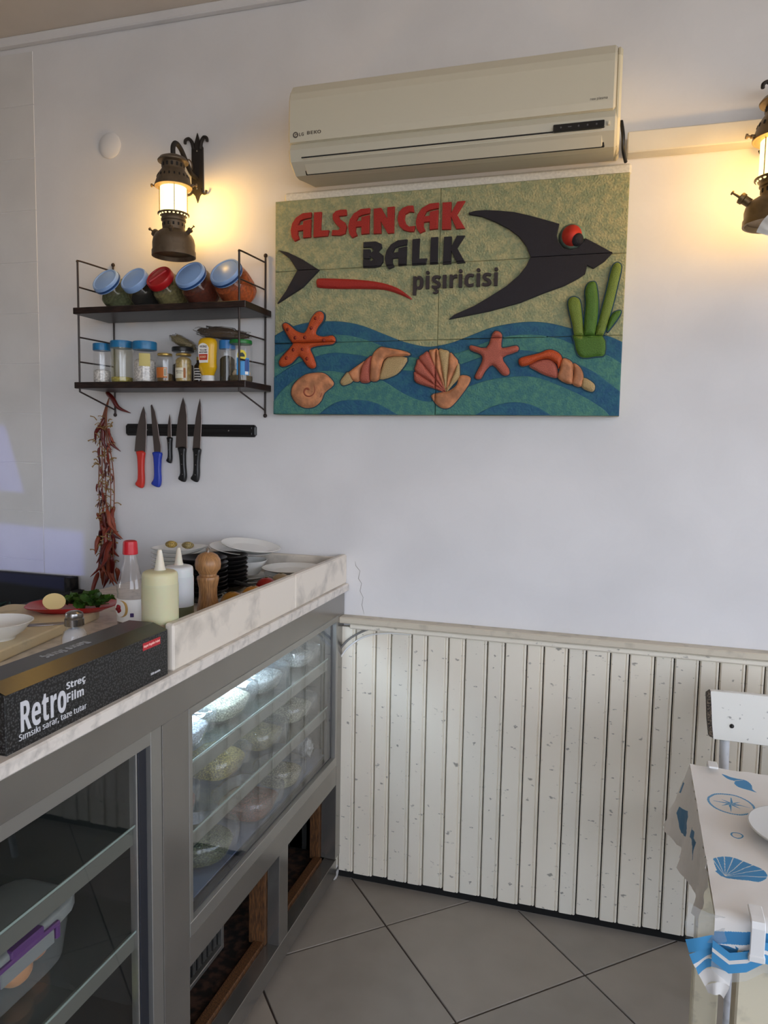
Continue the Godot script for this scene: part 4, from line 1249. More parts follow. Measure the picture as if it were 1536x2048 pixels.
	lb = part(t, "label", b, M.white)
	b = MB.new()
	for k in 4: b.lathe([Vector2(0.0165, 0.012 + k * 0.008), Vector2(0.0165, 0.017 + k * 0.008)], 10, 2.0, 1, 1, 0.75 + 0.1 * (k % 2), 2.3 - 0.12 * (k % 3))
	part(lb, "print", b, M.ink)
	# squeeze mustard standing on its cap
	t = thing("mustard_bottle", "yellow squeeze mustard bottle standing on its white cap", "bottle", Vector3(-1.187, y0, zf + 0.005))
	b = MB.new(); b.lathe([Vector2(0.017, 0.02), Vector2(0.02, 0.021), Vector2(0.0285, 0.042), Vector2(0.0295, 0.048), Vector2(0.0275, 0.056), Vector2(0.0285, 0.09), Vector2(0.0305, 0.112), Vector2(0.0295, 0.124), Vector2(0.024, 0.132), Vector2(0.012, 0.1355), Vector2(0, 0.136)], 32, 2.4, 1.0, 0.62)
	part(t, "body", b, mat(c255(226, 178, 22), 0.3))
	b = MB.new(); b.lathe([Vector2(0, 0), Vector2(0.0205, 0), Vector2(0.021, 0.002), Vector2(0.0205, 0.02), Vector2(0, 0.02)], 28, 2.4, 1.0, 0.75)
	part(t, "cap", b, M.white_plastic)
	var zl := 0.0185
	b = MB.new(); b.t = tf(Vector3(-0.003, 0.0, zl))
	b.prism(pts("-16,58 13,58 15,92 16,104 11,112 5,116 -3,118 -11,116 -17,111 -20,103 -19,90", 0.001), [Vector2(0, -0.006), Vector2(0, 0.0012)])
	lb = part(t, "label", b, M.white)
	b = MB.new(); b.t = tf(Vector3(-0.003, 0.0, zl + 0.0012)); b.prism(pts("-15,66 12,66 13,84 -17,84", 0.001), [Vector2(0, -0.0005), Vector2(0, 0.0003)])
	part(lb, "red_band", b, mat(c255(190, 56, 32), 0.5))
	b = MB.new()
	letter(b, "HEINZ", tf(Vector3(-0.0045, 0.107, zl + 0.0013), Vector3(0, 0, -0.03)), 0.024, 0.0065, 0.0003)
	letter(b, "YELLOW", tf(Vector3(-0.005, 0.0965, zl + 0.0013)), 0.024, 0.005, 0.0003)
	letter(b, "MUSTARD", tf(Vector3(-0.0045, 0.0895, zl + 0.0013)), 0.027, 0.005, 0.0003)
	part(lb, "lettering", b, M.ink)
	b = MB.new(); letter(b, "HONEY", tf(Vector3(-0.005, 0.0755, zl + 0.0016)), 0.021, 0.007, 0.0003)
	part(lb, "lettering", b, mat(c255(234, 190, 150), 0.5))
	t = jar.call("narrow glass jar of brown spice with blue lid behind the yellow bottle", -1.142, zf - 0.035, 0.0235, 0.131, mat(c255(50, 128, 200), 0.35), 0.0255, 0.026, M.jar_glass)
	content.call(t, 0.0235, 0.085, mat(c255(92, 84, 66), 0.9, "food", 0.05))
	t = jar.call("large jar of garlic with green lid and blue label", -1.084, zf - 0.015, 0.0365, 0.128, mat(c255(28, 118, 54), 0.35), 0.0345, 0.0115, M.jar_glass)
	content.call(t, 0.0365, 0.022, mat(c255(120, 104, 70), 0.9, "food", 0.05))
	for k in 4:
		b = MB.new(); b.ball(Vector3(cos(k * 1.7) * 0.019, 0.027 + 0.003 * (k % 2), sin(k * 1.7) * 0.019), Vector3(0.013, 0.0095, 0.012), 12)
		part(t, "garlic_clove", b, mat(c255(214, 196, 166), 0.6))
	b = MB.new(); b.lathe([Vector2(0.0369, 0.02), Vector2(0.0369, 0.072)], 12, 2.0, 1, 1, 0.35, 1.45)
	lb = part(t, "label", b, mat(c255(62, 150, 214), 0.5))
	b = MB.new(); b.lathe([Vector2(0.0372, 0.032), Vector2(0.0372, 0.068)], 6, 2.0, 1, 1, 0.4, 0.78)
	part(lb, "text_panel", b, mat(c255(34, 74, 140), 0.5))
	b = MB.new(); b.lathe([Vector2(0.0373, 0.022), Vector2(0.0373, 0.031)], 4, 2.0, 1, 1, 0.45, 0.75)
	part(lb, "barcode_patch", b, M.white)
	b = MB.new(); b.t = tf(Vector3(0.0195, 0.079, 0.0315), Vector3(0, 0.55, 0)); b.prism(ellipse(0.0135, 0.0165, 24), [Vector2(0, -0.001), Vector2(0, 0.0008)])
	lb = part(t, "round_label", b, mat(c255(222, 204, 50), 0.5))
	b = MB.new(); b.t = tf(Vector3(0.0195, 0.079, 0.0315), Vector3(0, 0.55, 0)); b.prism(pts("-9,-4 9,-4 8,2 3,8 -3,8 -8,2", 0.001), [Vector2(0, 0), Vector2(0, 0.0012)])
	part(lb, "emblem", b, mat(c255(28, 48, 36), 0.5))
	# bags of dried herbs lying on the jars
	herb_bag("crumpled clear bag of pale dried leaves behind the mustard jar", Vector3(-1.322, 1.752, ZW + 0.065), Vector3(0.1, 0.035, 0.05), -0.45, c255(176, 158, 112), 3)
	herb_bag("crumpled bag of dark brown dried herbs on top of the blue and green lids", Vector3(-1.165, 1.771, ZW + 0.09), Vector3(0.175, 0.04, 0.07), -0.1, c255(92, 70, 50), 8)

func herb_bag(label: String, at: Vector3, s: Vector3, roll: float, c: Color, sd: int) -> void:
	var t := thing("herb_bag", label, "bag", at, "", Vector3(0, 0, roll))
	var f := FastNoiseLite.new(); f.seed = sd; f.frequency = 14.0
	for k in 2:
		var b := MB.new(); var rows := []
		for i in 17:
			var r := PackedVector3Array()
			var a := -PI / 2 + PI * i / 16.0
			for j in 24:
				var g := TAU * j / 24
				var d := Vector3(sin(a), cos(a) * cos(g), cos(a) * sin(g))
				var e := Vector3(signf(d.x) * pow(absf(d.x), 0.8), d.y, d.z)
				var kk := (1.0 + 0.5 * f.get_noise_3dv(d * 0.12)) * (1.0 if k == 0 else 0.86)
				r.append(Vector3(e.x * s.x * 0.5, e.y * s.y * 0.5, e.z * s.z * 0.5) * kk if i > 0 and i < 16 else Vector3(e.x * s.x * 0.55, 0, 0))
			rows.append(r)
		rows.reverse()
		b.grid(rows, true)
		part(t, "film" if k == 0 else "dried_leaves", b, glass(0.04, Color(0.8, 0.78, 0.72), 0.12) if k == 0 else mat(c, 0.9, "blotch", 0.05, "rough", 0.08))

# ------------------------------------------------------------------ lanterns
func build_lanterns() -> void:
	lantern(Vector3(-1.305, 2.003, -2.06), 1.0, M.bronze, "old bronze pressure lantern glowing above the spice shelf", "black iron lantern bracket with fleur ends above the spice shelf", 0.075, -1.304)
	lantern(Vector3(0.367, 1.927, -1.965), 1.09, M.brass, "old brass pressure lantern glowing under the white trunking", "black iron lantern bracket holding the brass lantern by the trunking", 0.095, 0.39, -2.151, 0.76)

func lantern(at: Vector3, s: float, metal: Material, label: String, blabel: String, energy: float, bxx: float, zw := ZW, low := 1.0) -> void:
	var t := thing("pressure_lantern", label, "lantern", at, "", Vector3.ZERO)
	var lt := func(p: Array, m: Material, called: String, seg := 32) -> MeshInstance3D:
		var b := MB.new()
		var q := []
		for v in p: q.append(Vector2(v.x, v.y if v.y > 0.1295 else 0.1295 - (0.1295 - v.y) * low) * s)
		b.lathe(q, seg)
		return part(t, called, b, m)
	var V := func(a: float, y: float) -> Vector2: return Vector2(a, y)
	var tank: MeshInstance3D = lt.call([V.call(0, 0.012), V.call(0.058, 0.012), V.call(0.062, 0.0), V.call(0.0665, 0.0), V.call(0.0665, 0.016), V.call(0.064, 0.02), V.call(0.0645, 0.04), V.call(0.062, 0.053), V.call(0.055, 0.066), V.call(0.043, 0.076), V.call(0.034, 0.08), V.call(0.0, 0.081)], metal, "tank")
	lt.call([V.call(0.0, 0.078), V.call(0.034, 0.079), V.call(0.034, 0.105), V.call(0.0375, 0.107), V.call(0.0375, 0.113), V.call(0.034, 0.115), V.call(0.037, 0.121), V.call(0.048, 0.126), V.call(0.048, 0.129), V.call(0.03, 0.1295), V.call(0, 0.1295)], metal, "burner_collar")
	var cap: MeshInstance3D = lt.call([V.call(0.040, 0.212), V.call(0.054, 0.208), V.call(0.0565, 0.209), V.call(0.0565, 0.213), V.call(0.053, 0.222), V.call(0.050, 0.232), V.call(0.046, 0.244), V.call(0.038, 0.256), V.call(0.034, 0.262), V.call(0.034, 0.279), V.call(0.046, 0.283), V.call(0.047, 0.286), V.call(0.04, 0.295), V.call(0.024, 0.302), V.call(0.0, 0.304)], metal, "hood")
	lt.call([V.call(0, 0.207), V.call(0.0395, 0.207), V.call(0.052, 0.2085), V.call(0, 0.214)], metal, "hood_plate")
	# holes round hood, collar and flange
	var b := MB.new()
	for k in 20:
		var a := TAU * k / 20
		b.t = tf(Vector3.ZERO, Vector3(0, a, 0)) * tf(Vector3(0, 0.238, 0.0485) * s, Vector3(-0.32, 0, 0))
		b.prism(rrect(0.0045 * s, 0.0085 * s, 0.002 * s), [Vector2(0, -0.001), Vector2(0, 0.0006)])
	for k in 14:
		b.t = tf(Vector3.ZERO, Vector3(0, TAU * k / 14, 0)) * tf(Vector3(0, 0.271, 0.0341) * s)
		b.prism(rrect(0.007 * s, 0.011 * s, 0.002 * s), [Vector2(0, -0.001), Vector2(0, 0.0006)])
		b.t = tf(Vector3.ZERO, Vector3(0, TAU * k / 14 + 0.1, 0)) * tf(Vector3(0, 0.1295 - 0.0355 * low, 0.0341) * s)
		b.prism(rrect(0.0055 * s, 0.009 * s, 0.0015 * s), [Vector2(0, -0.001), Vector2(0, 0.0006)])
	part(cap, "vent_slot", b, mat(c255(26, 21, 16), 0.8)).set_meta("kind", "stuff")
	b = MB.new()
	for k in 22:
		b.t = tf(Vector3.ZERO, Vector3(0, TAU * k / 22, 0)) * tf(Vector3(0, 0.1295 - 0.0063 * low, 0.0425) * s, Vector3(0.42, 0, 0))
		b.prism(ellipse(0.0032 * s, 0.0024 * s, 10), [Vector2(0, -0.0006), Vector2(0, 0.0011)])
	part(cap, "lit_hole", b, glow(c255(255, 226, 150), 1.6)).set_meta("kind", "stuff")
	# glass chimney, lit from within
	b = MB.new()
	b.lathe([Vector2(0.0395, 0.1292) * s, Vector2(0.0395, 0.208) * s], 32)
	part(t, "lamp_glass", b, glow(c255(255, 226, 140), 2.8))
	for k in 4:
		b = MB.new()
		var a := TAU * k / 4 + 0.95
		b.tube([Vector3(cos(a) * 0.0415, 0.129, sin(a) * 0.0415) * s, Vector3(cos(a) * 0.0415, 0.21, sin(a) * 0.0415) * s], 0.0011 * s, 6)
		part(t, "guard_wire", b, metal)
	# pump and valve on the tank, thumbscrew on the hood
	for q in [[PI * 1.02, 1.0], [0.15, 0.7], [1.15, 0.6]]:
		b = MB.new()
		b.t = tf(Vector3.ZERO, Vector3(0, -q[0], 0)) * tf(Vector3(0.053, 0.1295 - 0.0635 * low, 0) * s, Vector3(0, 0, -0.95), s * q[1])
		b.lathe([Vector2(0, 0), Vector2(0.010, 0), Vector2(0.010, 0.014), Vector2(0.0125, 0.016), Vector2(0.0125, 0.024), Vector2(0.009, 0.026), Vector2(0.003, 0.027), Vector2(0.0022, 0.042), Vector2(0.005, 0.043), Vector2(0.005, 0.046), Vector2(0, 0.047)], 8)
		part(tank, "valve", b, metal)
	for q in [PI * 0.95, -0.35]:
		b = MB.new()
		b.t = tf(Vector3.ZERO, Vector3(0, -q, 0)) * tf(Vector3(0.053, 0.216, 0) * s, Vector3(0, 0, -1.5), s)
		b.lathe([Vector2(0, 0), Vector2(0.0045, 0), Vector2(0.0045, 0.008), Vector2(0.0025, 0.01), Vector2(0.0025, 0.015), Vector2(0.0055, 0.0155), Vector2(0.0055, 0.019), Vector2(0, 0.019)], 10)
		part(cap, "thumbscrew", b, metal)
	var om := OmniLight3D.new()
	om.name = "flame_light"; om.position = Vector3(0, 0.17, 0) * s
	om.light_color = c255(255, 198, 100); om.light_energy = energy; om.omni_range = 9.0; om.omni_attenuation = 2.0; om.light_size = 0.03; om.shadow_enabled = true
	t.add_child(om)
	# wall bracket: plate with split scrolled ends, swan neck and scroll
	var y := at.y + 0.318 * s
	var k := thing("lantern_bracket", blabel, "bracket", Vector3(bxx, y, zw))
	b = MB.new()
	b.prism(PackedVector2Array([Vector2(-0.021, 0.06), Vector2(-0.011, 0.075), Vector2(0, 0.108), Vector2(0.011, 0.075), Vector2(0.021, 0.06), Vector2(0.022, -0.075), Vector2(0.008, -0.09), Vector2(0, -0.112), Vector2(-0.008, -0.09), Vector2(-0.022, -0.075)]), [Vector2(0, 0.001), Vector2(0, 0.005), Vector2(0.002, 0.007)], true)
	var pl := part(k, "plate", b, M.iron)
	for sx in [-1, 1]:
		b = MB.new(); b.tube(curve3([Vector3(sx * 0.012, 0.055, 0.006), Vector3(sx * 0.017, 0.078, 0.008), Vector3(sx * 0.028, 0.09, 0.010), Vector3(sx * 0.039, 0.085, 0.012), Vector3(sx * 0.040, 0.074, 0.012)]), [0.006, 0.006, 0.006, 0.006, 0.006, 0.006, 0.006, 0.0055, 0.0055, 0.0055, 0.0055, 0.005, 0.005, 0.005, 0.005, 0.005, 0.005, 0.005, 0.005, 0.005, 0.004], 8)
		part(pl, "scroll", b, M.iron)
		b = MB.new(); b.tube(curve3([Vector3(sx * 0.014, -0.068, 0.006), Vector3(sx * 0.022, -0.084, 0.010), Vector3(sx * 0.034, -0.088, 0.014), Vector3(sx * 0.040, -0.078, 0.016)]), 0.0035, 8)
		part(pl, "scroll", b, M.iron)
	for yy in [0.05, -0.068]:
		b = MB.new(); b.ball(Vector3(0, yy, 0.0075), Vector3(0.004, 0.004, 0.0025), 10)
		part(pl, "screw", b, M.steel)
	var dz: float = at.z - zw
	var dx := at.x - bxx
	b = MB.new()
	b.tube(curve3([Vector3(0, -0.035, 0.006), Vector3(dx * 0.3, -0.03, dz * 0.3), Vector3(dx * 0.55, -0.005, dz * 0.5), Vector3(dx * 0.75, 0.022, dz * 0.72), Vector3(dx, 0.028, dz * 0.9), Vector3(dx, 0.012, dz), Vector3(dx, -0.014, dz)], 6), 0.0075 * s, 12)
	part(k, "swan_neck", b, M.iron)
	b = MB.new()
	var sc := []
	for i in 20:
		var a := i * 0.33; var r := 0.022 - i * 0.00085
		sc.append(Vector3(dx * 0.3, -0.012 + r * sin(a), dz * 0.34 + r * cos(a)))
	b.tube(sc, 0.0022, 6)
	part(k, "scroll_wire", b, metal)

# ------------------------------------------------------------------ knives
func build_knives() -> void:
	var t := thing("knife_rack", "long black magnetic knife rack below the wall shelf", "knife rack", Vector3(-1.338, 1.47, ZW))
	var b := MB.new()
	b.prism(PackedVector2Array([Vector2(-0.247, -0.013), Vector2(-0.24, -0.02), Vector2(0.24, -0.02), Vector2(0.247, -0.013), Vector2(0.247, 0.013), Vector2(0.24, 0.02), Vector2(-0.24, 0.02), Vector2(-0.247, 0.013)]), [Vector2(0, 0), Vector2(0, 0.009), Vector2(0.003, 0.012)], true)
	part(t, "base", b, M.black)
	for y in [-0.009, 0.009]: bx(t, "magnet_bar", mat(c255(46, 44, 44), 0.3, "", 0.5, "", 0.0, 0.6), -0.235, 0.235, y - 0.004, y + 0.004, 0.011, 0.0145)
	for x in [-0.16, 0.15]:
		b = MB.new(); b.ball(Vector3(x, 0, 0.0125), Vector3(0.004, 0.004, 0.002), 10)
		part(t, "screw", b, M.steel)
	# tip, heel and butt as x,y; blade width, handle width, kind
	knife("kitchen knife with a red handle on the magnetic rack", Vector2(-1.511, 1.549), Vector2(-1.522, 1.394), Vector2(-1.523, 1.27), 0.036, 0.026, mat(c255(206, 52, 40), 0.4), 0, false)
	knife("boning knife with a blue handle on the magnetic rack", Vector2(-1.4725, 1.556), Vector2(-1.457, 1.392), Vector2(-1.458, 1.275), 0.026, 0.028, M.blue, 1, false)
	knife("small paring knife with a black riveted handle in the middle of the rack", Vector2(-1.408, 1.523), Vector2(-1.408, 1.443), Vector2(-1.408, 1.358), 0.013, 0.016, M.black, 2, true)
	knife("largest black handled chef knife on the magnetic rack", Vector2(-1.3575, 1.579), Vector2(-1.361, 1.41), Vector2(-1.356, 1.296), 0.036, 0.024, M.black, 3, true)
	knife("slim black handled carving knife nearest the free end of the rack", Vector2(-1.2935, 1.575), Vector2(-1.304, 1.408), Vector2(-1.309, 1.297), 0.024, 0.024, M.black, 4, true)

func knife(label: String, tip: Vector2, heel: Vector2, butt: Vector2, w: float, hw: float, hm: Material, kind: int, rivets: bool) -> void:
	hw *= 1.18; w *= 1.1
	var t := thing("knife", label, "knife", Vector3(heel.x, heel.y, ZW + 0.0148), "knives on the magnetic rack")
	var d := tip - heel; var L := d.length()
	var up := d / L; var rt := Vector2(up.y, -up.x)
	var P := func(u: float, v: float) -> Vector2: return rt * u + up * v
	var o := PackedVector2Array()
	match kind:
		1: o = PackedVector2Array([P.call(-w * 0.4, 0), P.call(w * 0.55, 0), P.call(w * 0.62, L * 0.12), P.call(w * 0.5, L * 0.3), P.call(w * 0.42, L * 0.6), P.call(w * 0.2, L * 0.85), P.call(-w * 0.12, L), P.call(-w * 0.3, L * 0.98), P.call(-w * 0.38, L * 0.5)])
		_: o = PackedVector2Array([P.call(-w * 0.62, 0), P.call(w * 0.5, 0), P.call(w * 0.5, L * 0.35), P.call(w * 0.46, L * 0.62), P.call(w * 0.3, L * 0.85), P.call(0.05 * w, L), P.call(-w * 0.15, L * 0.86), P.call(-w * 0.4, L * 0.6), P.call(-w * 0.56, L * 0.3)])
	var b := MB.new()
	b.prism(o, [Vector2(0, 0.0), Vector2(0, 0.0012), Vector2(0.001, 0.002)], true)
	part(t, "blade", b, M.blade)
	var e := butt - heel; var H := e.length(); var dn := e / H; var r2 := Vector2(-dn.y, dn.x)
	var Q := func(u: float, v: float) -> Vector2: return r2 * u + dn * v
	var h := PackedVector2Array([Q.call(-hw * 0.5, -0.002), Q.call(hw * 0.5, -0.002), Q.call(hw * 0.46, H * 0.2), Q.call(hw * 0.42, H * 0.5), Q.call(hw * 0.46, H * 0.8), Q.call(hw * 0.3, H * 0.98), Q.call(-hw * 0.05, H), Q.call(-hw * 0.6, H * 0.93), Q.call(-hw * 0.62, H * 0.86), Q.call(-hw * 0.36, H * 0.74), Q.call(-hw * 0.34, H * 0.4), Q.call(-hw * 0.42, H * 0.12)])
	b = MB.new(); b.t = Transform3D(Basis(), Vector3(0, 0, -0.006))
	b.prism(smooth(h, 3), [Vector2(0.003, 0.0), Vector2(0.0008, 0.002), Vector2(0, 0.006), Vector2(0.0008, 0.011), Vector2(0.003, 0.0135), Vector2(0.0055, 0.0145)], true, true)
	var hd := part(t, "handle", b, hm)
	if rivets:
		for k in 3:
			var q: Vector2 = Q.call(hw * 0.05, H * (0.18 + 0.3 * k))
			b = MB.new(); b.ball(Vector3(q.x, q.y, 0.0085), Vector3(0.0024, 0.0024, 0.0009), 8)
			part(hd, "rivet", b, M.steel)

# ------------------------------------------------------------------ on the counter
func ordinal(k: int, n: int, what: String) -> String:
	if k == 0: return "bottom " + what
	if k == n - 1: return "top " + what
	return "%s %s from the bottom" % [["", "second", "third", "fourth", "fifth", "sixth", "seventh", "eighth"][k], what]

func plate(r: float, h: float) -> MB:
	var b := MB.new()
	b.lathe([Vector2(0, 0), Vector2(r * 0.6, 0), Vector2(r * 0.66, 0.002), Vector2(r * 0.98, h - 0.002), Vector2(r, h), Vector2(r * 0.98, h + 0.001), Vector2(r * 0.64, 0.006), Vector2(r * 0.58, 0.0045), Vector2(0, 0.0045)], 40)
	return b

func build_counter_goods() -> void:
	# cling film box along the front edge
	var t := thing("cling_film_box", "black cling film box lying along the front edge of the counter", "box", Vector3(0, CT, 0))
	var card := mat(c255(74, 74, 74), 0.45, "speck", 0.11)
	var sheen := mat(c255(38, 35, 31), 0.28, "", 0.2, "plaster", 0.03)
	var z0 := -1.194; var z1 := -0.797
	var prof := PackedVector2Array([Vector2(-0.859, 0.0), Vector2(-0.776, 0.0), Vector2(-0.776, 0.0855), Vector2(-0.806, 0.0965), Vector2(-0.859, 0.0965)])
	var b := MB.new(); b.prism(prof, [Vector2(0.0006, z0 - 0.0), Vector2(0, z0 + 0.001), Vector2(0, z1 - 0.001), Vector2(0.0006, z1)], true)
	var body := part(t, "carton", b, card)
	b = MB.new(); b.prism(PackedVector2Array([Vector2(-0.7755, 0.0862), Vector2(-0.806, 0.0974), Vector2(-0.859, 0.0974), Vector2(-0.859, 0.0964), Vector2(-0.8065, 0.0964), Vector2(-0.7762, 0.0852)]), [Vector2(0, z0 + 0.0015), Vector2(0, z1 - 0.0015)], true)
	part(t, "lid_flap", b, sheen)
	var face := Transform3D(Basis(Vector3(0, 0, -1), Vector3(0, 1, 0), Vector3(1, 0, 0)), Vector3(-0.776, 0, 0))  # reads along -z, seen from +x
	var on := func(z: float, y: float) -> Transform3D: return Transform3D(face.basis, Vector3(-0.7758, y, z))
	b = MB.new()
	letter(b, "Retro", on.call(-0.871, 0.046), 0.092, 0.044)
	letter(b, "Streç", on.call(-0.940, 0.0605), 0.043, 0.014)
	letter(b, "Film", on.call(-0.938, 0.0435), 0.038, 0.0145)
	letter(b, "Sımsıkı sarar, taze tutar", on.call(-0.892, 0.0165), 0.142, 0.0115, 0.0006, false)
	letter(b, "300 metre", on.call(-1.153, 0.0155), 0.03, 0.0042)
	part(body, "lettering", b, mat(c255(206, 206, 210), 0.4))
	b = MB.new(); b.t = on.call(-1.142, 0.0725)
	b.prism(PackedVector2Array([Vector2(-0.027, -0.0075), Vector2(0.027, -0.0075), Vector2(0.027, 0.006), Vector2(-0.027, 0.006)]), [Vector2(0, 0), Vector2(0, 0.0005)])
	part(body, "red_tag", b, mat(c255(184, 38, 48), 0.5))
	b = MB.new(); letter(b, "Rapor Rapido Paket", on.call(-1.142, 0.0718) * tf(Vector3(0, 0, 0.0004)), 0.05, 0.006)
	part(body, "lettering", b, mat(c255(240, 190, 180), 0.5))
	b = MB.new()   # end face, reads along +x seen from +z
	letter(b, "Retro Streç Film", tf(Vector3(-0.818, 0.052, z1 + 0.0001)), 0.06, 0.012)
	letter(b, "30 cm genişlik", tf(Vector3(-0.818, 0.036, z1 + 0.0001)), 0.056, 0.007, 0.0006, false)
	part(body, "lettering", b, mat(c255(206, 206, 210), 0.4))
	b = MB.new(); b.t = tf(Vector3(-0.812, 0.018, z1)); b.prism(rrect(0.05, 0.017, 0.001), [Vector2(0, 0), Vector2(0, 0.0006)])
	part(body, "red_tag", b, mat(c255(184, 24, 28), 0.5))
	b = MB.new()   # top, upside down to the viewer
	letter(b, "Retro Streç", Transform3D(Basis(Vector3(0, 0, 1), Vector3(1, 0, 0), Vector3(0, 1, 0)), Vector3(-0.832, 0.0975, -0.985)), 0.1, 0.022)
	part(body, "lettering", b, mat(c255(150, 150, 152), 0.4))
	# cutting board
	t = thing("cutting_board", "long pale plastic cutting board behind the film box", "cutting board", Vector3(0, CT, 0))
	b = MB.new(); b.t = Transform3D(Basis(Vector3.RIGHT, Vector3(0, 0, -1), Vector3(0, 1, 0)), Vector3(-1.25, 0.001, -1.16))
	b.t = b.t * tf(Vector3.ZERO, Vector3(0, 0, 0.16))
	b.prism(rrect(0.25, 0.72, 0.02), [Vector2(0.002, 0), Vector2(0, 0.003), Vector2(0, 0.02), Vector2(0.003, 0.023)], true)
	part(t, "board", b, mat(c255(220, 204, 168), 0.6, "wear", 0.5))
	# long knife lying on the board
	t = thing("slicing_knife", "long steel slicing knife lying across the pale cutting board", "knife", Vector3(-1.225, CT + 0.0245, -1.32), "", Vector3(0, 0.66, 0))
	b = MB.new(); b.t = Transform3D(Basis(Vector3.RIGHT, Vector3(0, 0, -1), Vector3(0, 1, 0)), Vector3.ZERO)
	b.prism(PackedVector2Array([Vector2(-0.12, -0.012), Vector2(0.06, -0.012), Vector2(0.11, -0.006), Vector2(0.125, 0.01), Vector2(-0.12, 0.012)]), [Vector2(0, 0), Vector2(0.0004, 0.0016)], true)
	part(t, "blade", b, M.blade)
	bx(t, "handle", M.black, -0.23, -0.12, 0.0, 0.016, -0.012, 0.012, 0.004)
	# white bowl
	b = MB.new(); b.lathe([Vector2(0, 0), Vector2(0.034, 0), Vector2(0.036, 0.006), Vector2(0.052, 0.016), Vector2(0.066, 0.034), Vector2(0.07, 0.037), Vector2(0.067, 0.038), Vector2(0.05, 0.019), Vector2(0.032, 0.01), Vector2(0, 0.009)], 40)
	solo("bowl", "white ceramic bowl at the near end of the cutting board", "bowl", b, M.ceramic, Vector3(-1.196, CT + 0.0245, -1.215))
	# red plate with lemon and greens
	t = thing("red_plate", "red plastic plate on the far end of the cutting board", "plate", Vector3(-1.235, CT + 0.0245, -1.49), "", Vector3(0, 0.5, 0))
	b = MB.new(); b.lathe([Vector2(0, 0), Vector2(0.062, 0), Vector2(0.066, 0.003), Vector2(0.088, 0.013), Vector2(0.0905, 0.0155), Vector2(0.088, 0.0162), Vector2(0.064, 0.007), Vector2(0.06, 0.005), Vector2(0, 0.005)], 48, 3.2, 1.18, 0.72)
	part(t, "dish", b, mat(c255(186, 28, 34), 0.3))
	t = thing("lemon_half", "cut lemon half on the red plate", "lemon", Vector3(-1.255, CT + 0.052, -1.45), "", Vector3(0.62, 0.3, -0.3))
	b = MB.new(); b.lathe([Vector2(0, -0.02), Vector2(0.012, -0.018), Vector2(0.022, -0.01), Vector2(0.026, 0.0)], 24)
	part(t, "rind", b, mat(c255(226, 186, 70), 0.5))
	b = MB.new(); b.lathe([Vector2(0.026, 0.0), Vector2(0.0245, 0.001), Vector2(0.02, 0.0006), Vector2(0, 0.0008)], 24)
	part(t, "flesh", b, mat(c255(240, 216, 156), 0.4))
	herbs(Vector3(-1.195, CT + 0.032, -1.5))
	# salt shaker
	t = thing("salt_shaker", "small glass salt shaker with a dented chrome top", "salt shaker", Vector3(-1.045, CT, -1.265))
	b = MB.new(); b.lathe([Vector2(0, 0.001), Vector2(0.024, 0.001), Vector2(0.0265, 0.005), Vector2(0.026, 0.03), Vector2(0.021, 0.043), Vector2(0.0165, 0.05), Vector2(0.0165, 0.06)], 10)
	part(t, "glass_body", b, M.bowl_glass)
	b = MB.new(); b.lathe([Vector2(0, 0.003), Vector2(0.0225, 0.003), Vector2(0.0245, 0.007), Vector2(0.024, 0.03), Vector2(0.0195, 0.042), Vector2(0.01, 0.048), Vector2(0, 0.046)], 16)
	part(t, "salt", b, mat(c255(228, 228, 232), 0.9))
	b = MB.new(); b.lathe([Vector2(0.0165, 0.055), Vector2(0.0195, 0.055), Vector2(0.0195, 0.069), Vector2(0.0175, 0.071), Vector2(0.0185, 0.075), Vector2(0.017, 0.081), Vector2(0.01, 0.085), Vector2(0, 0.086)], 28)
	part(t, "cap", b, mat(c255(150, 146, 142), 0.25, "wear", 0.03, "", 0.0, 0.9))
	# pomegranate sauce bottle
	t = thing("sauce_bottle", "clear sauce bottle with red cap and pomegranate label", "bottle", Vector3(-1.056, CT, -1.473))
	b = MB.new(); b.lathe([Vector2(0, 0.001), Vector2(0.03, 0.001), Vector2(0.0335, 0.006), Vector2(0.0335, 0.078), Vector2(0.032, 0.082), Vector2(0.0335, 0.09), Vector2(0.033, 0.1), Vector2(0.028, 0.12), Vector2(0.021, 0.145), Vector2(0.0155, 0.165), Vector2(0.0145, 0.172), Vector2(0.0145, 0.18)], 10, 2.0, 1, 0.8)
	part(t, "glass_body", b, glass(0.10, Color(0.9, 0.86, 0.84), 0.06))
	b = MB.new(); b.lathe([Vector2(0, 0.003), Vector2(0.03, 0.003), Vector2(0.032, 0.007), Vector2(0.032, 0.02), Vector2(0, 0.02)], 20, 2.0, 1, 0.8)
	part(t, "sauce", b, mat(c255(66, 20, 18), 0.2))
	b = MB.new(); b.lathe([Vector2(0.0342, 0.018), Vector2(0.0342, 0.072)], 18, 2.0, 1, 0.8, 0.1, 3.0)
	var lb := part(t, "label", b, mat(c255(232, 230, 226), 0.5))
	b = MB.new()
	b.t = tf(Vector3(-0.006, 0.05, 0.0268), Vector3(0, -0.25, 0))
	b.prism(ellipse(0.0175, 0.0195, 28), [Vector2(0, -0.003), Vector2(0, 0.0016)])
	part(lb, "gold_ring", b, mat(c255(190, 150, 84), 0.5))
	b = MB.new(); b.t = tf(Vector3(-0.0085, 0.05, 0.0266), Vector3(0, -0.25, 0)); b.prism(ellipse(0.0165, 0.0185, 28), [Vector2(0, -0.003), Vector2(0, 0.0024)])
	part(lb, "white_disc", b, M.white)
	for k in 7:
		b = MB.new(); b.ball(Vector3(-0.013 + 0.005 * cos(k * 2.4) * (0.4 + k * 0.12), 0.05 + 0.006 * sin(k * 2.4), 0.0292), Vector3(0.0042, 0.0042, 0.0012), 10)
		part(lb, "pomegranate_print", b, mat(c255(150, 16, 30), 0.5))
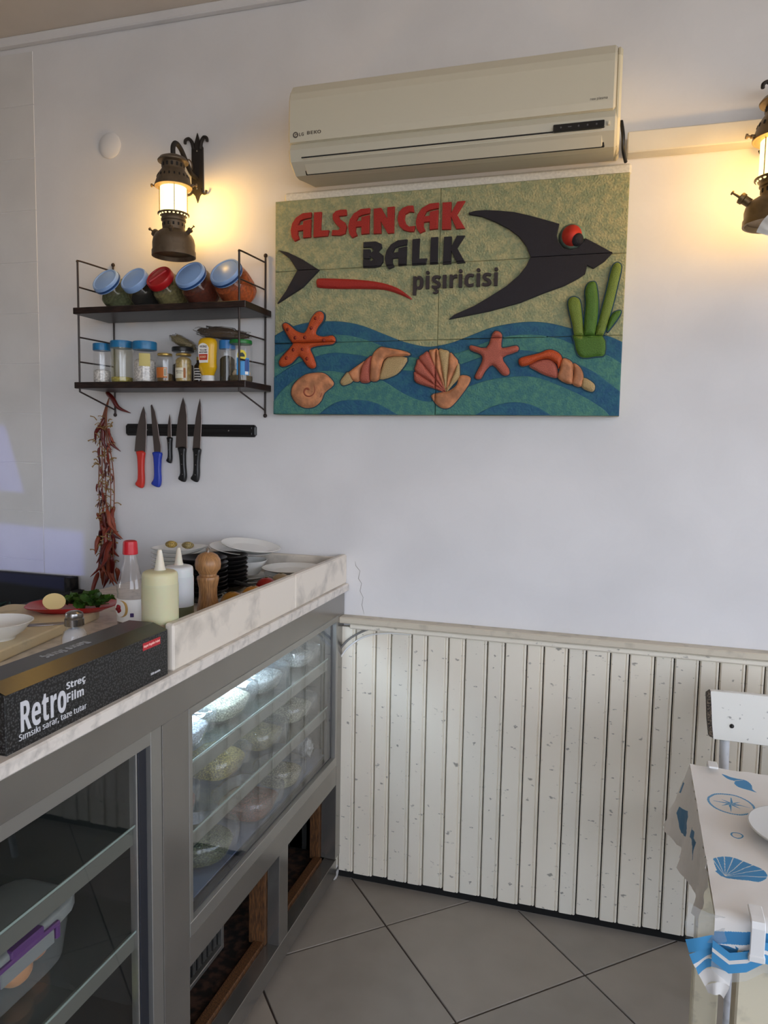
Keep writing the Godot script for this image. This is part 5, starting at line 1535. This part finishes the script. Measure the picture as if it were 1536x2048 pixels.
	b = MB.new(); b.t = tf(Vector3(0.0185, 0.036, 0.0226), Vector3(0, 0.6, 0)); b.prism(rrect(0.008, 0.009, 0.001), [Vector2(0, -0.002), Vector2(0, 0.0016)])
	part(lb, "badge", b, mat(c255(56, 34, 96), 0.5))
	b = MB.new(); b.lathe([Vector2(0, 0.176), Vector2(0.017, 0.176), Vector2(0.0175, 0.178), Vector2(0.0165, 0.196), Vector2(0.0165, 0.2)], 26)
	b.lathe([Vector2(0.0165, 0.2), Vector2(0.0155, 0.206), Vector2(0.011, 0.2085), Vector2(0, 0.207)], 26)
	part(t, "cap", b, mat(c255(196, 26, 40), 0.35))
	# squeeze bottles
	squeeze(Vector3(-0.826, CT, -1.246), 0.0355, 0.193, 0.036, c255(198, 194, 158), 0.86, "tall squeeze bottle of pale yellow lemon juice beside the marble edge", 0.44)
	squeeze(Vector3(-0.936, CT, -1.488), 0.034, 0.16, 0.036, c255(98, 104, 82), 0.38, "squeeze bottle with a little green oil behind the yellow one", 0.2)
	# pepper mill
	t = thing("pepper_mill", "turned wooden pepper mill with a chrome knob", "pepper mill", Vector3(-0.93, CT, -1.61))
	var wd := mat(c255(186, 136, 88), 0.4, "blotch", Vector3(0.04, 0.4, 0.04))
	b = MB.new(); b.lathe([Vector2(0, 0), Vector2(0.027, 0), Vector2(0.0285, 0.003), Vector2(0.027, 0.03), Vector2(0.0225, 0.06), Vector2(0.0225, 0.08), Vector2(0.0265, 0.1), Vector2(0.0275, 0.104), Vector2(0.0265, 0.109), Vector2(0.0215, 0.111), Vector2(0.0215, 0.116), Vector2(0, 0.116)], 32)
	part(t, "body", b, wd)
	b = MB.new(); b.lathe([Vector2(0, 0.1165), Vector2(0.0225, 0.1165), Vector2(0.024, 0.121), Vector2(0.0305, 0.128), Vector2(0.032, 0.14), Vector2(0.0305, 0.151), Vector2(0.024, 0.162), Vector2(0.014, 0.168), Vector2(0.006, 0.17), Vector2(0, 0.17)], 32)
	part(t, "head", b, wd)
	b = MB.new(); b.lathe([Vector2(0.004, 0.168), Vector2(0.004, 0.173), Vector2(0.0055, 0.177), Vector2(0.003, 0.181), Vector2(0, 0.182)], 14)
	part(t, "knob", b, M.chrome)
	build_plates()

func squeeze(at: Vector3, r: float, h: float, nozzle: float, c: Color, fillk: float, label: String, al: float) -> void:
	var t := thing("squeeze_bottle", label, "bottle", at)
	var m := StandardMaterial3D.new()
	m.albedo_color = Color(c.r, c.g, c.b) if fillk > 0.5 else c255(206, 210, 214)
	m.roughness = 0.35; m.subsurf_scatter_enabled = true; m.subsurf_scatter_strength = 0.35
	var body := [Vector2(0, 0), Vector2(r * 0.94, 0), Vector2(r, 0.004), Vector2(r, h - 0.034), Vector2(r * 0.985, h - 0.03)]
	var b := MB.new()
	if fillk > 0.5:
		b.lathe(body, 32)
		part(t, "bottle_body", b, m)
	else:
		var lv := h * fillk
		b.lathe([Vector2(0, 0), Vector2(r * 0.94, 0), Vector2(r, 0.004), Vector2(r, lv)], 32)
		var low := StandardMaterial3D.new(); low.albedo_color = c; low.roughness = 0.3
		part(t, "oil", b, low)
		b = MB.new(); b.lathe([Vector2(r, lv), Vector2(r, h - 0.034), Vector2(r * 0.985, h - 0.03)], 32)
		part(t, "bottle_body", b, m)
	var capm := StandardMaterial3D.new(); capm.albedo_color = c255(206, 200, 160) if fillk > 0.5 else c255(214, 218, 220); capm.roughness = 0.4
	capm.subsurf_scatter_enabled = true; capm.subsurf_scatter_strength = 0.3
	b = MB.new(); b.lathe([Vector2(r * 0.97, h - 0.034), Vector2(r * 0.97, h - 0.014), Vector2(r * 0.93, h - 0.009), Vector2(r * 0.8, h - 0.006), Vector2(r * 0.32, h - 0.004), Vector2(0, h - 0.004)], 32)
	part(t, "cap", b, capm)
	b = MB.new(); b.lathe([Vector2(r * 0.34, h - 0.005), Vector2(r * 0.27, h + 0.002), Vector2(0.0045, h + nozzle - 0.003), Vector2(0.0035, h + nozzle), Vector2(0, h + nozzle)], 18)
	var nz := StandardMaterial3D.new(); nz.albedo_color = c255(214, 208, 190); nz.roughness = 0.4; nz.subsurf_scatter_enabled = true; nz.subsurf_scatter_strength = 0.3
	part(t, "nozzle", b, nz)

func herbs(at: Vector3) -> void:
	var t := thing("herb_sprigs", "fresh green rocket and parsley leaves heaped on the red plate", "herbs", at)
	var gm := [mat(c255(48, 84, 26), 0.5), mat(c255(66, 104, 34), 0.5), mat(c255(38, 66, 22), 0.5)]
	for g in gm: g.backlight_enabled = true; g.backlight = Color(0.2, 0.3, 0.08)
	rng.seed = 21
	for k in 26:
		var b := MB.new()
		var w := rng.randf_range(0.011, 0.019); var l := rng.randf_range(0.03, 0.05)
		var rows := []
		for i in 7:
			var u := i / 6.0
			var hw := w * pow(sin(PI * clampf(u, 0.03, 0.97)), 0.7) * (1.0 + 0.25 * sin(u * 17.0 + k))
			var r := PackedVector3Array()
			for j in 5:
				var s := (j - 2) / 2.0
				r.append(Vector3(s * hw, 0.006 * absf(s) + 0.012 * u * u + 0.003 * sin(j * 3.0 + i * 2.0), l * (u - 0.5)))
			rows.append(r)
		b.t = tf(Vector3(rng.randf_range(-0.052, 0.05), rng.randf_range(0.004, 0.022), rng.randf_range(-0.022, 0.026)), Vector3(rng.randf_range(-0.7, 0.5), rng.randf_range(0, TAU), rng.randf_range(-0.6, 0.6)))
		rows.reverse()
		b.grid(rows, false)
		part(t, "leaf", b, gm[k % 3])
	for k in 9:
		var st := MB.new(); st.tube([Vector3(-0.03 + k * 0.008, 0.006, -0.03), Vector3(-0.02 + k * 0.006, 0.012, 0.03)], 0.0011, 5)
		part(t, "stem", st, gm[1])

func build_plates() -> void:
	var blk := mat(c255(26, 25, 26), 0.35)
	# two stacks of black bowls
	var bb := MB.new()
	bb.lathe([Vector2(0, 0), Vector2(0.036, 0), Vector2(0.038, 0.003), Vector2(0.058, 0.012), Vector2(0.0665, 0.02), Vector2(0.068, 0.0225), Vector2(0.066, 0.0235), Vector2(0.055, 0.015), Vector2(0.036, 0.007), Vector2(0, 0.006)], 36)
	var me := bb.mesh()
	for s in 2:
		var n: int = [9, 8][s]
		for k in n:
			var o := MeshInstance3D.new()
			o.name = numbered("black_bowl"); o.mesh = me; o.material_override = blk
			add_child(o)
			o.position = [Vector3(-1.055, CT, -1.80), Vector3(-1.065, CT, -1.942)][s] + Vector3(0.002 * sin(k * 2.1), k * 0.0125 + 0.001, 0.002 * cos(k * 1.7))
			tag(o, ["nearer black bowl stack behind the pepper mill, %s", "farther black bowl stack beside the white plates, %s"][s] % ordinal(k, n, "bowl"), "bowl", ["nearer stack of black bowls", "farther stack of black bowls"][s])
	# white square dishes in a stack, lemon pieces in the top one
	var wb := MB.new()
	wb.lathe([Vector2(0, 0), Vector2(0.05, 0), Vector2(0.053, 0.002), Vector2(0.071, 0.014), Vector2(0.072, 0.0155), Vector2(0.07, 0.016), Vector2(0.052, 0.006), Vector2(0, 0.005)], 40, 4.5)
	me = wb.mesh()
	for k in 9:
		var o := MeshInstance3D.new()
		o.name = numbered("square_dish"); o.mesh = me; o.material_override = M.ceramic
		add_child(o)
		o.position = Vector3(-1.245, CT + 0.001 + k * 0.0128, -1.985); o.rotation.y = 0.02 * sin(k * 3.0)
		tag(o, ("stack of white square dishes nearest the chilli string, %s" % ordinal(k, 9, "dish")) if k < 8 else "white square dish holding lemon wedges, topmost of its stack", "dish", "stack of white square dishes" if k < 8 else "")
	for k in 2:
		var lw := MB.new()
		lw.ball(Vector3.ZERO, Vector3(0.02, 0.011, 0.014), 14)
		solo("lemon_wedge", ["yellow lemon wedge on the left of the top white square dish", "pale lemon wedge at the right of the top white square dish"][k], "lemon", lw, mat([c255(222, 186, 92), c255(196, 172, 110)][k], 0.5, "food", 0.05), Vector3(-1.265 + k * 0.058, CT + 0.127, -1.97))
	# white bowls and plates nearer the wall
	var bw := MB.new()
	bw.lathe([Vector2(0, 0), Vector2(0.04, 0), Vector2(0.05, 0.012), Vector2(0.066, 0.04), Vector2(0.068, 0.045), Vector2(0.065, 0.045), Vector2(0.045, 0.012), Vector2(0, 0.006)], 40)
	for k in 2:
		solo("plate", ["lower white plate under the white bowl near the wall", "upper white plate under the white bowl near the wall"][k], "plate", plate(0.074, 0.012), M.ceramic, Vector3(-1.07, CT + 0.001 + k * 0.0135, -2.085))
	solo("bowl", "white ceramic bowl on plates behind the black stacks", "bowl", bw, M.ceramic, Vector3(-1.07, CT + 0.03, -2.085))
	for k in 2:
		var o := solo("plate", ["lower tilted white plate resting on the white bowl", "topmost tilted white plate resting on the white bowl"][k], "plate", plate(0.1 - 0.006 * k, 0.014), M.ceramic, Vector3(-1.085 + k * 0.03, CT + 0.098 + k * 0.011, -2.083 - 0.004 * k))
		o.rotation = Vector3(0.02, 0, -0.13 - 0.02 * k)
	for k in 3:
		solo("plate", ["bottom white plate of three by the marble corner", "middle white plate of three by the marble corner", "top white plate of three by the marble corner"][k], "plate", plate(0.092 if k < 2 else 0.096, 0.014), M.ceramic, Vector3(-0.9 - 0.003 * k, CT + 0.002 + k * 0.0165 + 0.012, -2.08))
	# small board, foil tray, tomatoes and such behind the marble edge
	var b := MB.new(); b.t = Transform3D(Basis(Vector3.RIGHT, Vector3(0, 0, -1), Vector3(0, 1, 0)), Vector3(-0.90, CT + 0.001, -1.9))
	b.prism(rrect(0.18, 0.2, 0.02), [Vector2(0.001, 0), Vector2(0, 0.002), Vector2(0, 0.01), Vector2(0.002, 0.012)], true)
	solo("serving_board", "pale pink plastic board under the plates behind the marble edge", "board", b, mat(c255(224, 200, 178), 0.5))
	var goods := [["lemon", "dark yellow lemon behind the marble edge", "lemon", Vector3(-0.905, 1.012, -1.69), 0.031, c255(166, 116, 34)], ["orange_fruit", "orange coloured round fruit between the lemon and tomato", "fruit", Vector3(-0.882, 1.022, -1.765), 0.033, c255(196, 134, 48)], ["tomato", "red tomato behind the marble edge", "tomato", Vector3(-0.89, 1.03, -1.86), 0.03, c255(156, 30, 22)], ["onion", "pale brown onion beyond the tomato", "onion", Vector3(-0.88, 1.03, -1.935), 0.03, c255(168, 146, 112)]]
	for g in goods:
		var t := thing(g[0], g[1], g[2], g[3] - Vector3(0, g[4] * 0.92, 0) + Vector3(0, 0, 0))
		t.position.y = CT + (0.0 if g[0] != "onion" and g[0] != "tomato" else 0.012)
		b = MB.new(); b.ball(Vector3(0, g[4] * 0.92, 0), Vector3(g[4], g[4] * 0.92, g[4]), 22)
		part(t, "skin", b, mat(g[5], 0.35, "mottle", 0.08))
		b = MB.new(); b.lathe([Vector2(0.005, g[4] * 1.8), Vector2(0.004, g[4] * 1.86), Vector2(0, g[4] * 1.87)], 8)
		part(t, "stem_end", b, mat(c255(92, 84, 40), 0.8))
	var tray := MB.new()
	tray.lathe([Vector2(0, 0), Vector2(0.04, 0), Vector2(0.046, 0.004), Vector2(0.054, 0.028), Vector2(0.058, 0.03), Vector2(0.052, 0.029), Vector2(0.043, 0.006), Vector2(0, 0.005)], 32, 4.0, 1.0, 0.8)
	solo("foil_tray", "clear plastic tray beside the pepper mill", "tray", tray, glass(0.25, Color(0.85, 0.87, 0.88), 0.1), Vector3(-0.965, CT, -1.75))
	b = MB.new(); b.lathe([Vector2(0, 0), Vector2(0.03, 0), Vector2(0.033, 0.02), Vector2(0.03, 0.022), Vector2(0, 0.02)], 24)
	solo("blue_tub", "small dark blue tub beside the lemon", "tub", b, mat(c255(30, 48, 86), 0.4), Vector3(-0.955, CT, -1.665))
	for k in 2:
		b = MB.new()
		var p := [Vector3(-1.0, CT + 0.045, -1.88), Vector3(-0.965, CT + 0.036, -1.885), Vector3(-0.92, CT + 0.026, -1.9)] if k == 0 else [Vector3(-0.93, CT + 0.024, -1.91), Vector3(-0.90, CT + 0.03, -1.925), Vector3(-0.875, CT + 0.036, -1.94)]
		b.tube(curve3(p), 0.0055, 8)
		var kt := thing("serving_knife", ["black handled knife leaning against the black stacks", "black handled knife below the plates by the marble corner"][k], "knife")
		part(kt, "handle", b, M.black)
		var d: Vector3 = (p[2] - p[1]).normalized()
		b = MB.new(); b.tube([p[2], p[2] + d * 0.03, p[2] + d * 0.05], [0.004, 0.0035, 0.001], 6)
		part(kt, "blade", b, M.steel)

# ------------------------------------------------------------------ inside the display
func dishful(label: String, at: Vector3, r: float, h: float, sx: float, sz: float, food: Color, fname: String, heap: float, film: bool, turn := 0.0, sq := 3.6) -> void:
	var t := thing("glass_dish", label, "dish", at + Vector3(0.008, 0, 0), "", Vector3(0, turn, 0))
	var b := MB.new()
	b.lathe([Vector2(0, 0.001), Vector2(r * 0.62, 0.001), Vector2(r * 0.72, 0.006), Vector2(r * 0.9, h * 0.7), Vector2(r * 0.97, h), Vector2(r, h)], 40, sq, sx, sz)
	part(t, "glass_bowl", b, M.bowl_glass)
	b = MB.new()
	var f := FastNoiseLite.new(); f.seed = int(absf(at.z) * 1000) % 97; f.frequency = 22.0; f.fractal_octaves = 3
	var rows := []
	for p in [Vector2(0.02, 0.004), Vector2(r * 0.6, 0.004), Vector2(r * 0.7, 0.009), Vector2(r * 0.84, h * 0.6)]:
		var ring := PackedVector3Array()
		for j in 40:
			var a := TAU * j / 40
			var k := pow(pow(absf(cos(a)), sq) + pow(absf(sin(a)), sq), -1.0 / sq) * 0.985
			ring.append(Vector3(p.x * k * cos(a) * sx, p.y, p.x * k * sin(a) * sz))
		rows.append(ring)
	for i in range(1, 9):
		var u := 1.0 - i / 8.0
		var ring := PackedVector3Array()
		for j in 40:
			var a := TAU * j / 40
			var k := pow(pow(absf(cos(a)), sq) + pow(absf(sin(a)), sq), -1.0 / sq) * 0.985
			var q := Vector3(r * 0.84 * u * k * cos(a) * sx, 0, r * 0.84 * u * k * sin(a) * sz)
			q.y = h * 0.6 + heap * (1.0 - u * u) + 0.011 * f.get_noise_2d(q.x, q.z) * minf(1.0, 3.0 * (1.0 - u))
			ring.append(q)
		rows.append(ring)
	b.grid(rows, true)
	part(t, fname, b, mat(food, 0.6, "food", 0.09, "rough", 0.12))
	if film:
		b = MB.new(); rows = []
		for i in 8:
			var u := 1.0 - i / 7.0
			var ring := PackedVector3Array()
			for j in 48:
				var a := TAU * j / 48
				var k := pow(pow(absf(cos(a)), sq) + pow(absf(sin(a)), sq), -1.0 / sq)
				var rr := r * 1.012 * minf(u * 1.166, 1.0)
				var y := h + 0.003 + heap * 0.75 * (1.0 - pow(rr / (r * 1.012), 2.0)) + 0.0035 * f.get_noise_2d(cos(a) * 0.4 * u + 3.0, sin(a) * 0.4 * u)
				if i == 0: y = h - 0.022 - 0.008 * absf(sin(a * 5.0)); rr *= 0.985
				ring.append(Vector3(rr * k * cos(a) * sx, y, rr * k * sin(a) * sz))
			rows.append(ring)
		b.grid(rows, true)
		part(t, "cling_film", b, M.film)

func build_display_goods() -> void:
	var s1 := 0.7655; var s2 := 0.6105; var s3 := 0.4355
	dishful("film covered glass dish of bluish white salad, top shelf beside the steel post", Vector3(-0.893, s1, -1.365), 0.086, 0.062, 1.0, 1.06, c255(196, 210, 218), "white_salad", 0.014, true)
	dishful("film covered glass dish of pale cauliflower, second along the top shelf", Vector3(-0.893, s1, -1.562), 0.09, 0.066, 1.0, 1.06, c255(206, 210, 180), "cauliflower", 0.024, true)
	dishful("film covered glass dish of pale jelly, third along the top shelf", Vector3(-0.893, s1, -1.77), 0.086, 0.06, 1.0, 1.06, c255(150, 156, 148), "pale_food", 0.008, true)
	dishful("small glass dish at the wall end of the top shelf", Vector3(-0.88, s1, -2.01), 0.07, 0.05, 1.0, 1.06, c255(172, 178, 168), "pale_food", 0.006, true)
	dishful("glass dish of red salad beside the steel post on the middle shelf", Vector3(-0.875, s2, -1.34), 0.062, 0.075, 1.0, 1.06, c255(150, 62, 48), "red_salad", 0.004, true, 0.0, 2.0)
	dishful("glass dish heaped with yellow mash on the middle shelf", Vector3(-0.905, s2, -1.575), 0.082, 0.058, 1.0, 1.06, c255(186, 172, 84), "yellow_mash", 0.034, true)
	dishful("film covered glass dish of greenish brown salad on the middle shelf", Vector3(-0.885, s2, -1.765), 0.08, 0.056, 1.0, 1.06, c255(136, 128, 72), "green_salad", 0.02, true)
	dishful("film covered glass dish of pale paste at the wall end of the middle shelf", Vector3(-0.89, s2, -1.975), 0.084, 0.06, 1.0, 1.06, c255(186, 186, 152), "pale_paste", 0.014, true)
	dishful("film covered round bowl of green salad on the display floor by the post", Vector3(-0.898, s3, -1.5), 0.092, 0.066, 1.0, 1.06, c255(128, 138, 92), "green_salad", 0.004, true, 0.0, 2.0)
	dishful("film covered glass dish of red chopped salad on the display floor", Vector3(-0.885, s3, -1.725), 0.084, 0.066, 1.0, 1.06, c255(158, 78, 58), "red_salad", 0.004, true)
	dishful("film covered bowl of cream dip at the wall end of the display floor", Vector3(-0.88, s3, -1.915), 0.074, 0.06, 1.0, 1.06, c255(206, 202, 158), "cream_dip", 0.004, true, 0.0, 2.4)
	# crumpled film bag near the window edge
	herb_bag("crumpled clear bag behind the window edge, wall end of the display", Vector3(-0.87, 0.475, -2.1), Vector3(0.06, 0.08, 0.05), 0.3, c255(190, 196, 196), 12)
	# clip top box with fruit in the left bay
	var by := 0.5205
	var t := thing("food_box", "clear plastic food box with a purple clip in the dark left bay", "food box", Vector3(-0.935, by, -0.895))
	var haze := StandardMaterial3D.new(); haze.transparency = BaseMaterial3D.TRANSPARENCY_ALPHA; haze.albedo_color = Color(0.6, 0.63, 0.62, 0.22); haze.roughness = 0.3
	var b := MB.new()
	b.lathe([Vector2(0, 0.001), Vector2(0.08, 0.001), Vector2(0.084, 0.005), Vector2(0.093, 0.085), Vector2(0.096, 0.087)], 44, 5.0, 0.8, 1.6)
	part(t, "tub", b, haze)
	b = MB.new()
	b.lathe([Vector2(0, 0.108), Vector2(0.09, 0.108), Vector2(0.097, 0.104), Vector2(0.099, 0.1), Vector2(0.099, 0.084), Vector2(0.097, 0.082)].map(func(p): return Vector2(p.x, 0.19 - p.y)), 44, 5.0, 0.8, 1.6)
	for i in b.v.size():
		b.v[i].y = 0.19 - b.v[i].y; b.n[i].y = -b.n[i].y
	fix_mirror(b)
	var ld := part(t, "lid", b, mat(c255(126, 130, 126), 0.4))
	var pu := mat(c255(84, 46, 104), 0.4)
	b = MB.new()
	b.span(0.078, 0.086, 0.088, 0.096, -0.085, 0.055, 0.002); b.span(0.078, 0.086, 0.066, 0.09, -0.085, -0.075, 0.002); b.span(0.078, 0.086, 0.066, 0.09, 0.045, 0.055, 0.002); b.span(0.06, 0.084, 0.093, 0.108, -0.05, 0.02, 0.002)
	part(ld, "clip", b, pu, "purple locking clip")
	bx(ld, "flap", mat(c255(120, 124, 122), 0.4), 0.078, 0.084, 0.062, 0.087, -0.073, 0.043, 0.002)
	var fr := [[Vector3(-0.885, by + 0.034, -0.825), 0.03, c255(206, 190, 96), "lemon", "yellow lemon inside the clip top food box"], [Vector3(-0.9, by + 0.03, -0.93), 0.026, c255(206, 140, 80), "apricot", "nearer orange apricot inside the clip top food box"], [Vector3(-0.915, by + 0.032, -0.985), 0.026, c255(196, 124, 74), "apricot", "farther orange apricot inside the clip top food box"], [Vector3(-0.955, by + 0.032, -0.845), 0.03, c255(190, 176, 90), "lemon", "greenish lemon at the back of the clip top food box"]]
	for f in fr:
		var o := thing(f[3], f[4], f[3], f[0] - Vector3(0, f[1], 0))
		b = MB.new(); b.ball(Vector3(0, f[1], 0), Vector3(f[1], f[1] * 0.95, f[1] * 1.15), 20)
		part(o, "skin", b, mat(f[2], 0.5, "mottle", 0.06))
		b = MB.new(); b.ball(Vector3(0, f[1], f[1] * 1.13), Vector3.ONE * 0.004, 8)
		part(o, "stem_end", b, mat(c255(110, 90, 40), 0.7))
	# long green peppers low in the left bay
	for k in 3:
		b = MB.new()
		var z := -0.93 - k * 0.04
		b.tube(curve3([Vector3(-0.87, 0.012, z + 0.1), Vector3(-0.875 - 0.005 * k, 0.018, z + 0.05), Vector3(-0.87, 0.02, z), Vector3(-0.86 - 0.006 * k, 0.014, z - 0.06)], 4), [0.004, 0.008, 0.011, 0.013, 0.014, 0.0145, 0.0145, 0.014, 0.0135, 0.012, 0.009, 0.006, 0.002], 10)
		var o := thing("green_pepper", ["long yellow green pepper low in the left bay, nearest the glass door", "long yellow green pepper in the middle of three in the left bay", "long yellow green pepper farthest back of three in the left bay"][k], "pepper", Vector3(0.015 - k * 0.012, 0.3 + 0.003 * k, 0))
		part(o, "flesh", b, mat(c255(170, 180, 70), 0.4))
		b = MB.new(); b.tube([Vector3(-0.87, 0.012, z + 0.1), Vector3(-0.868, 0.02, z + 0.125)], 0.003, 6)
		part(o, "stalk", b, mat(c255(86, 108, 40), 0.6))

# ------------------------------------------------------------------ remaining small things
func build_small() -> void:
	var b := MB.new()
	b.t = tf(Vector3(-1.638, 2.422, ZW), Vector3(PI / 2, 0, 0))
	b.lathe([Vector2(0, 0), Vector2(0.042, 0), Vector2(0.0425, 0.003), Vector2(0.04, 0.007), Vector2(0.03, 0.012), Vector2(0.015, 0.0145), Vector2(0, 0.015)], 36)
	solo("junction_cover", "round white domed junction cover on the wall left of the lantern", "wall cover", b, M.wall)
	# string of dried chillies
	var t := thing("chilli_string", "long string of dried red chillies hanging from the wall shelf", "chilli string", Vector3(-1.652, 1.6, ZW + 0.03))
	rng.seed = 5
	var cord := mat(c255(138, 84, 62), 0.9)
	for k in 5:
		b = MB.new()
		var x := -0.03 + k * 0.016
		b.tube(curve3([Vector3(0.018, -0.02, 0.0), Vector3(x * 0.5, -0.11, 0.004 * k), Vector3(x, -0.3, 0.003 * (k % 3)), Vector3(x * 0.9, -0.5, 0.002 * k), Vector3(x * 0.7, -0.66, 0)], 4), 0.0019, 5)
		part(t, "cord", b, cord)
	var reds := [mat(c255(92, 22, 16), 0.35), mat(c255(120, 36, 20), 0.4), mat(c255(70, 18, 16), 0.35), mat(c255(140, 62, 36), 0.5)]
	var vars := []
	for k in 5:
		b = MB.new()
		var l := 0.07 + 0.012 * k; var cv := 0.012 + 0.007 * k
		b.tube(curve3([Vector3(0, 0.006, 0), Vector3(0, 0, 0), Vector3(cv * 0.3, -l * 0.3, 0.004), Vector3(cv * 0.4, -l * 0.65, 0.004), Vector3(cv * 1.3, -l, 0)], 3), [0.0012, 0.0016, 0.0025, 0.006, 0.0085, 0.009, 0.009, 0.0085, 0.008, 0.007, 0.005, 0.003, 0.001], 7)
		vars.append(b.mesh())
	var stemm := mat(c255(150, 118, 70), 0.8)
	b = MB.new(); b.tube(curve3([Vector3(0, 0, 0), Vector3(0.01, 0.006, 0.002), Vector3(0.021, 0.004, 0.004)], 3), [0.0016, 0.0016, 0.0016, 0.0015, 0.0014, 0.0016, 0.0022], 5)
	var stem_mesh := b.mesh()
	var place := func(y: float, spread: float, sc: float, kind: int) -> void:
		var o := inst(t, "chilli", vars[kind], reds[rng.randi() % 4])
		o.position = Vector3(rng.randf_range(-spread, spread) + (0.006 if y > -0.2 else 0.0), y, rng.randf_range(-0.012, 0.028))
		o.rotation = Vector3(rng.randf_range(-0.3, 0.3), rng.randf_range(0, TAU), rng.randf_range(-0.45, 0.45)); o.scale = Vector3.ONE * sc
	for q in [[-0.005, 0.028, 0.5, 0.95], [-0.092, 0.018, -0.75, 0.85], [-0.115, 0.006, -0.1, 0.9], [-0.125, 0.02, 0.2, 0.85]]:
		var o := inst(t, "chilli", vars[3], reds[0]); o.position = Vector3(q[1] - 0.016, q[0], 0.005); o.rotation = Vector3(0, 0.2, q[2]); o.scale = Vector3.ONE * q[3]
	for k in 46: place.call(-0.13 - k * 0.0075 + rng.randf_range(-0.005, 0.005), 0.026, rng.randf_range(0.25, 0.45), rng.randi() % 3)
	for k in 20: place.call(-0.40 - k * 0.008, 0.03, rng.randf_range(0.7, 0.95), rng.randi() % 5)
	for k in 16: place.call(-0.52 - k * 0.0075, 0.042, rng.randf_range(0.8, 1.05), rng.randi() % 5)
	for k in 150:
		var o := inst(t, "stem", stem_mesh, stemm)
		o.position = Vector3(rng.randf_range(-0.03, 0.03), -0.09 - k * 0.0034, rng.randf_range(-0.01, 0.02))
		o.rotation = Vector3(rng.randf_range(-0.5, 0.5), rng.randf_range(0, TAU), rng.randf_range(-0.7, 0.7)); o.scale = Vector3.ONE * rng.randf_range(0.7, 1.4)
	# dark grill box by the wall behind the counter
	t = thing("grill_box", "dark metal grill box on the floor by the tiled wall behind the counter", "grill box", Vector3(-2.1, 0, -1.85))
	var gm := mat(c255(44, 39, 35), 0.7, "rust", 0.3, "", 0.0, 0.2)
	bx(t, "body", gm, -0.3, 0.33, 0.1, 0.82, -0.33, 0.45, 0.004)
	bx(t, "rim", gm, 0.315, 0.35, 0.82, 0.9, -0.33, 0.45, 0.004)
	bx(t, "rim", gm, -0.3, 0.315, 0.82, 0.9, 0.42, 0.45, 0.004)
	bx(t, "splash_back", M.dark, -0.3, 0.3, 0.82, 0.945, -0.33, -0.31, 0.003)
	bx(t, "splash_frame", gm, 0.29, 0.318, 0.82, 0.945, -0.335, -0.29, 0.003)
	for x in [-0.25, 0.27]:
		for z in [-0.28, 0.4]: bx(t, "foot", gm, x, x + 0.05, 0.0, 0.1, z - 0.02, z + 0.03, 0.003)
	b = MB.new()
	rng.seed = 31
	for k in 46:
		var p := Vector3(rng.randf_range(-0.07, 0.07), rng.randf_range(0.01, 0.05), rng.randf_range(-0.06, 0.06))
		var q := [p]
		for i in 5: q.append(q[-1] + Vector3(rng.randf_range(-0.02, 0.02), rng.randf_range(-0.008, 0.012), rng.randf_range(-0.02, 0.02)))
		b.tube(curve3(q, 3), 0.004, 5)
	solo("scouring_pad", "dark green tangled scouring pad in the grill box", "scouring pad", b, mat(c255(26, 58, 52), 0.7), Vector3(-2.02, 0.82, -1.98))
	# garland hanging at the edge of the view: shell, fishes, red ribbon
	t = thing("shell_garland", "hanging garland with a white scallop shell, wooden fish and red ribbon", "garland", Vector3(0.373, 1.867, -1.85))
	b = MB.new(); b.tube([Vector3(0, 0.3, 0), Vector3(0, -0.34, 0)], 0.0012, 5)
	part(t, "string", b, cord)
	b = MB.new(); var rows := []
	for i in 9:
		var r := PackedVector3Array(); var u := i / 8.0
		for j in 33:
			var a := PI * 0.12 + PI * 0.76 * j / 32.0
			var rr := 0.082 * u * (0.86 + 0.14 * sin(a))
			r.append(Vector3(cos(a) * rr, sin(a) * rr - 0.0, 0.018 * sin(u * 2.4) + 0.0022 * u * sin(j * 1.75)))
		rows.append(r)
	rows.reverse()
	b.t = tf(Vector3(0, 0.018, 0.006), Vector3(0.15, 0, 0)); b.grid(rows, false)
	part(t, "scallop_shell", b, mat(c255(206, 204, 198), 0.5, "mottle", 0.06))
	var fish := smooth(pts("-36,0 -18,14 6,15 22,6 38,14 34,0 38,-14 22,-6 6,-13 -18,-11", 0.001), 3)
	var fm := [mat(c255(190, 176, 130), 0.6, "rust", 0.03), mat(c255(168, 122, 92), 0.6, "rust", 0.04), mat(c255(146, 44, 30), 0.5, "mottle", 0.03), mat(c255(158, 122, 104), 0.6, "rust", 0.04)]
	for k in 4:
		b = MB.new(); b.t = tf(Vector3(0.01 - 0.001 * k, [-0.067, -0.092, -0.123, -0.162][k], 0.004), Vector3(0, 0, [0.1, 0.15, -0.05, 0.5][k]), [0.65, 0.85, 1.0, 0.85][k])
		b.prism(fish, [Vector2(0, -0.004), Vector2(0, 0.002), Vector2(0.002, 0.004)], true)
		part(t, "wooden_fish", b, fm[k])
	b = MB.new(); rows = []
	for i in 13:
		var r := PackedVector3Array(); var u := i / 12.0
		for j in 9:
			var w := (j / 8.0 - 0.5) * lerpf(0.012, 0.05, u)
			r.append(Vector3(w + 0.006, -0.215 - 0.115 * u - (0.006 if j % 2 and i == 12 else 0.0), 0.004 * sin(j * 1.6)))
		rows.append(r)
	b.grid(rows, false)
	part(t, "red_ribbon", b, mat(c255(160, 30, 30), 0.5))
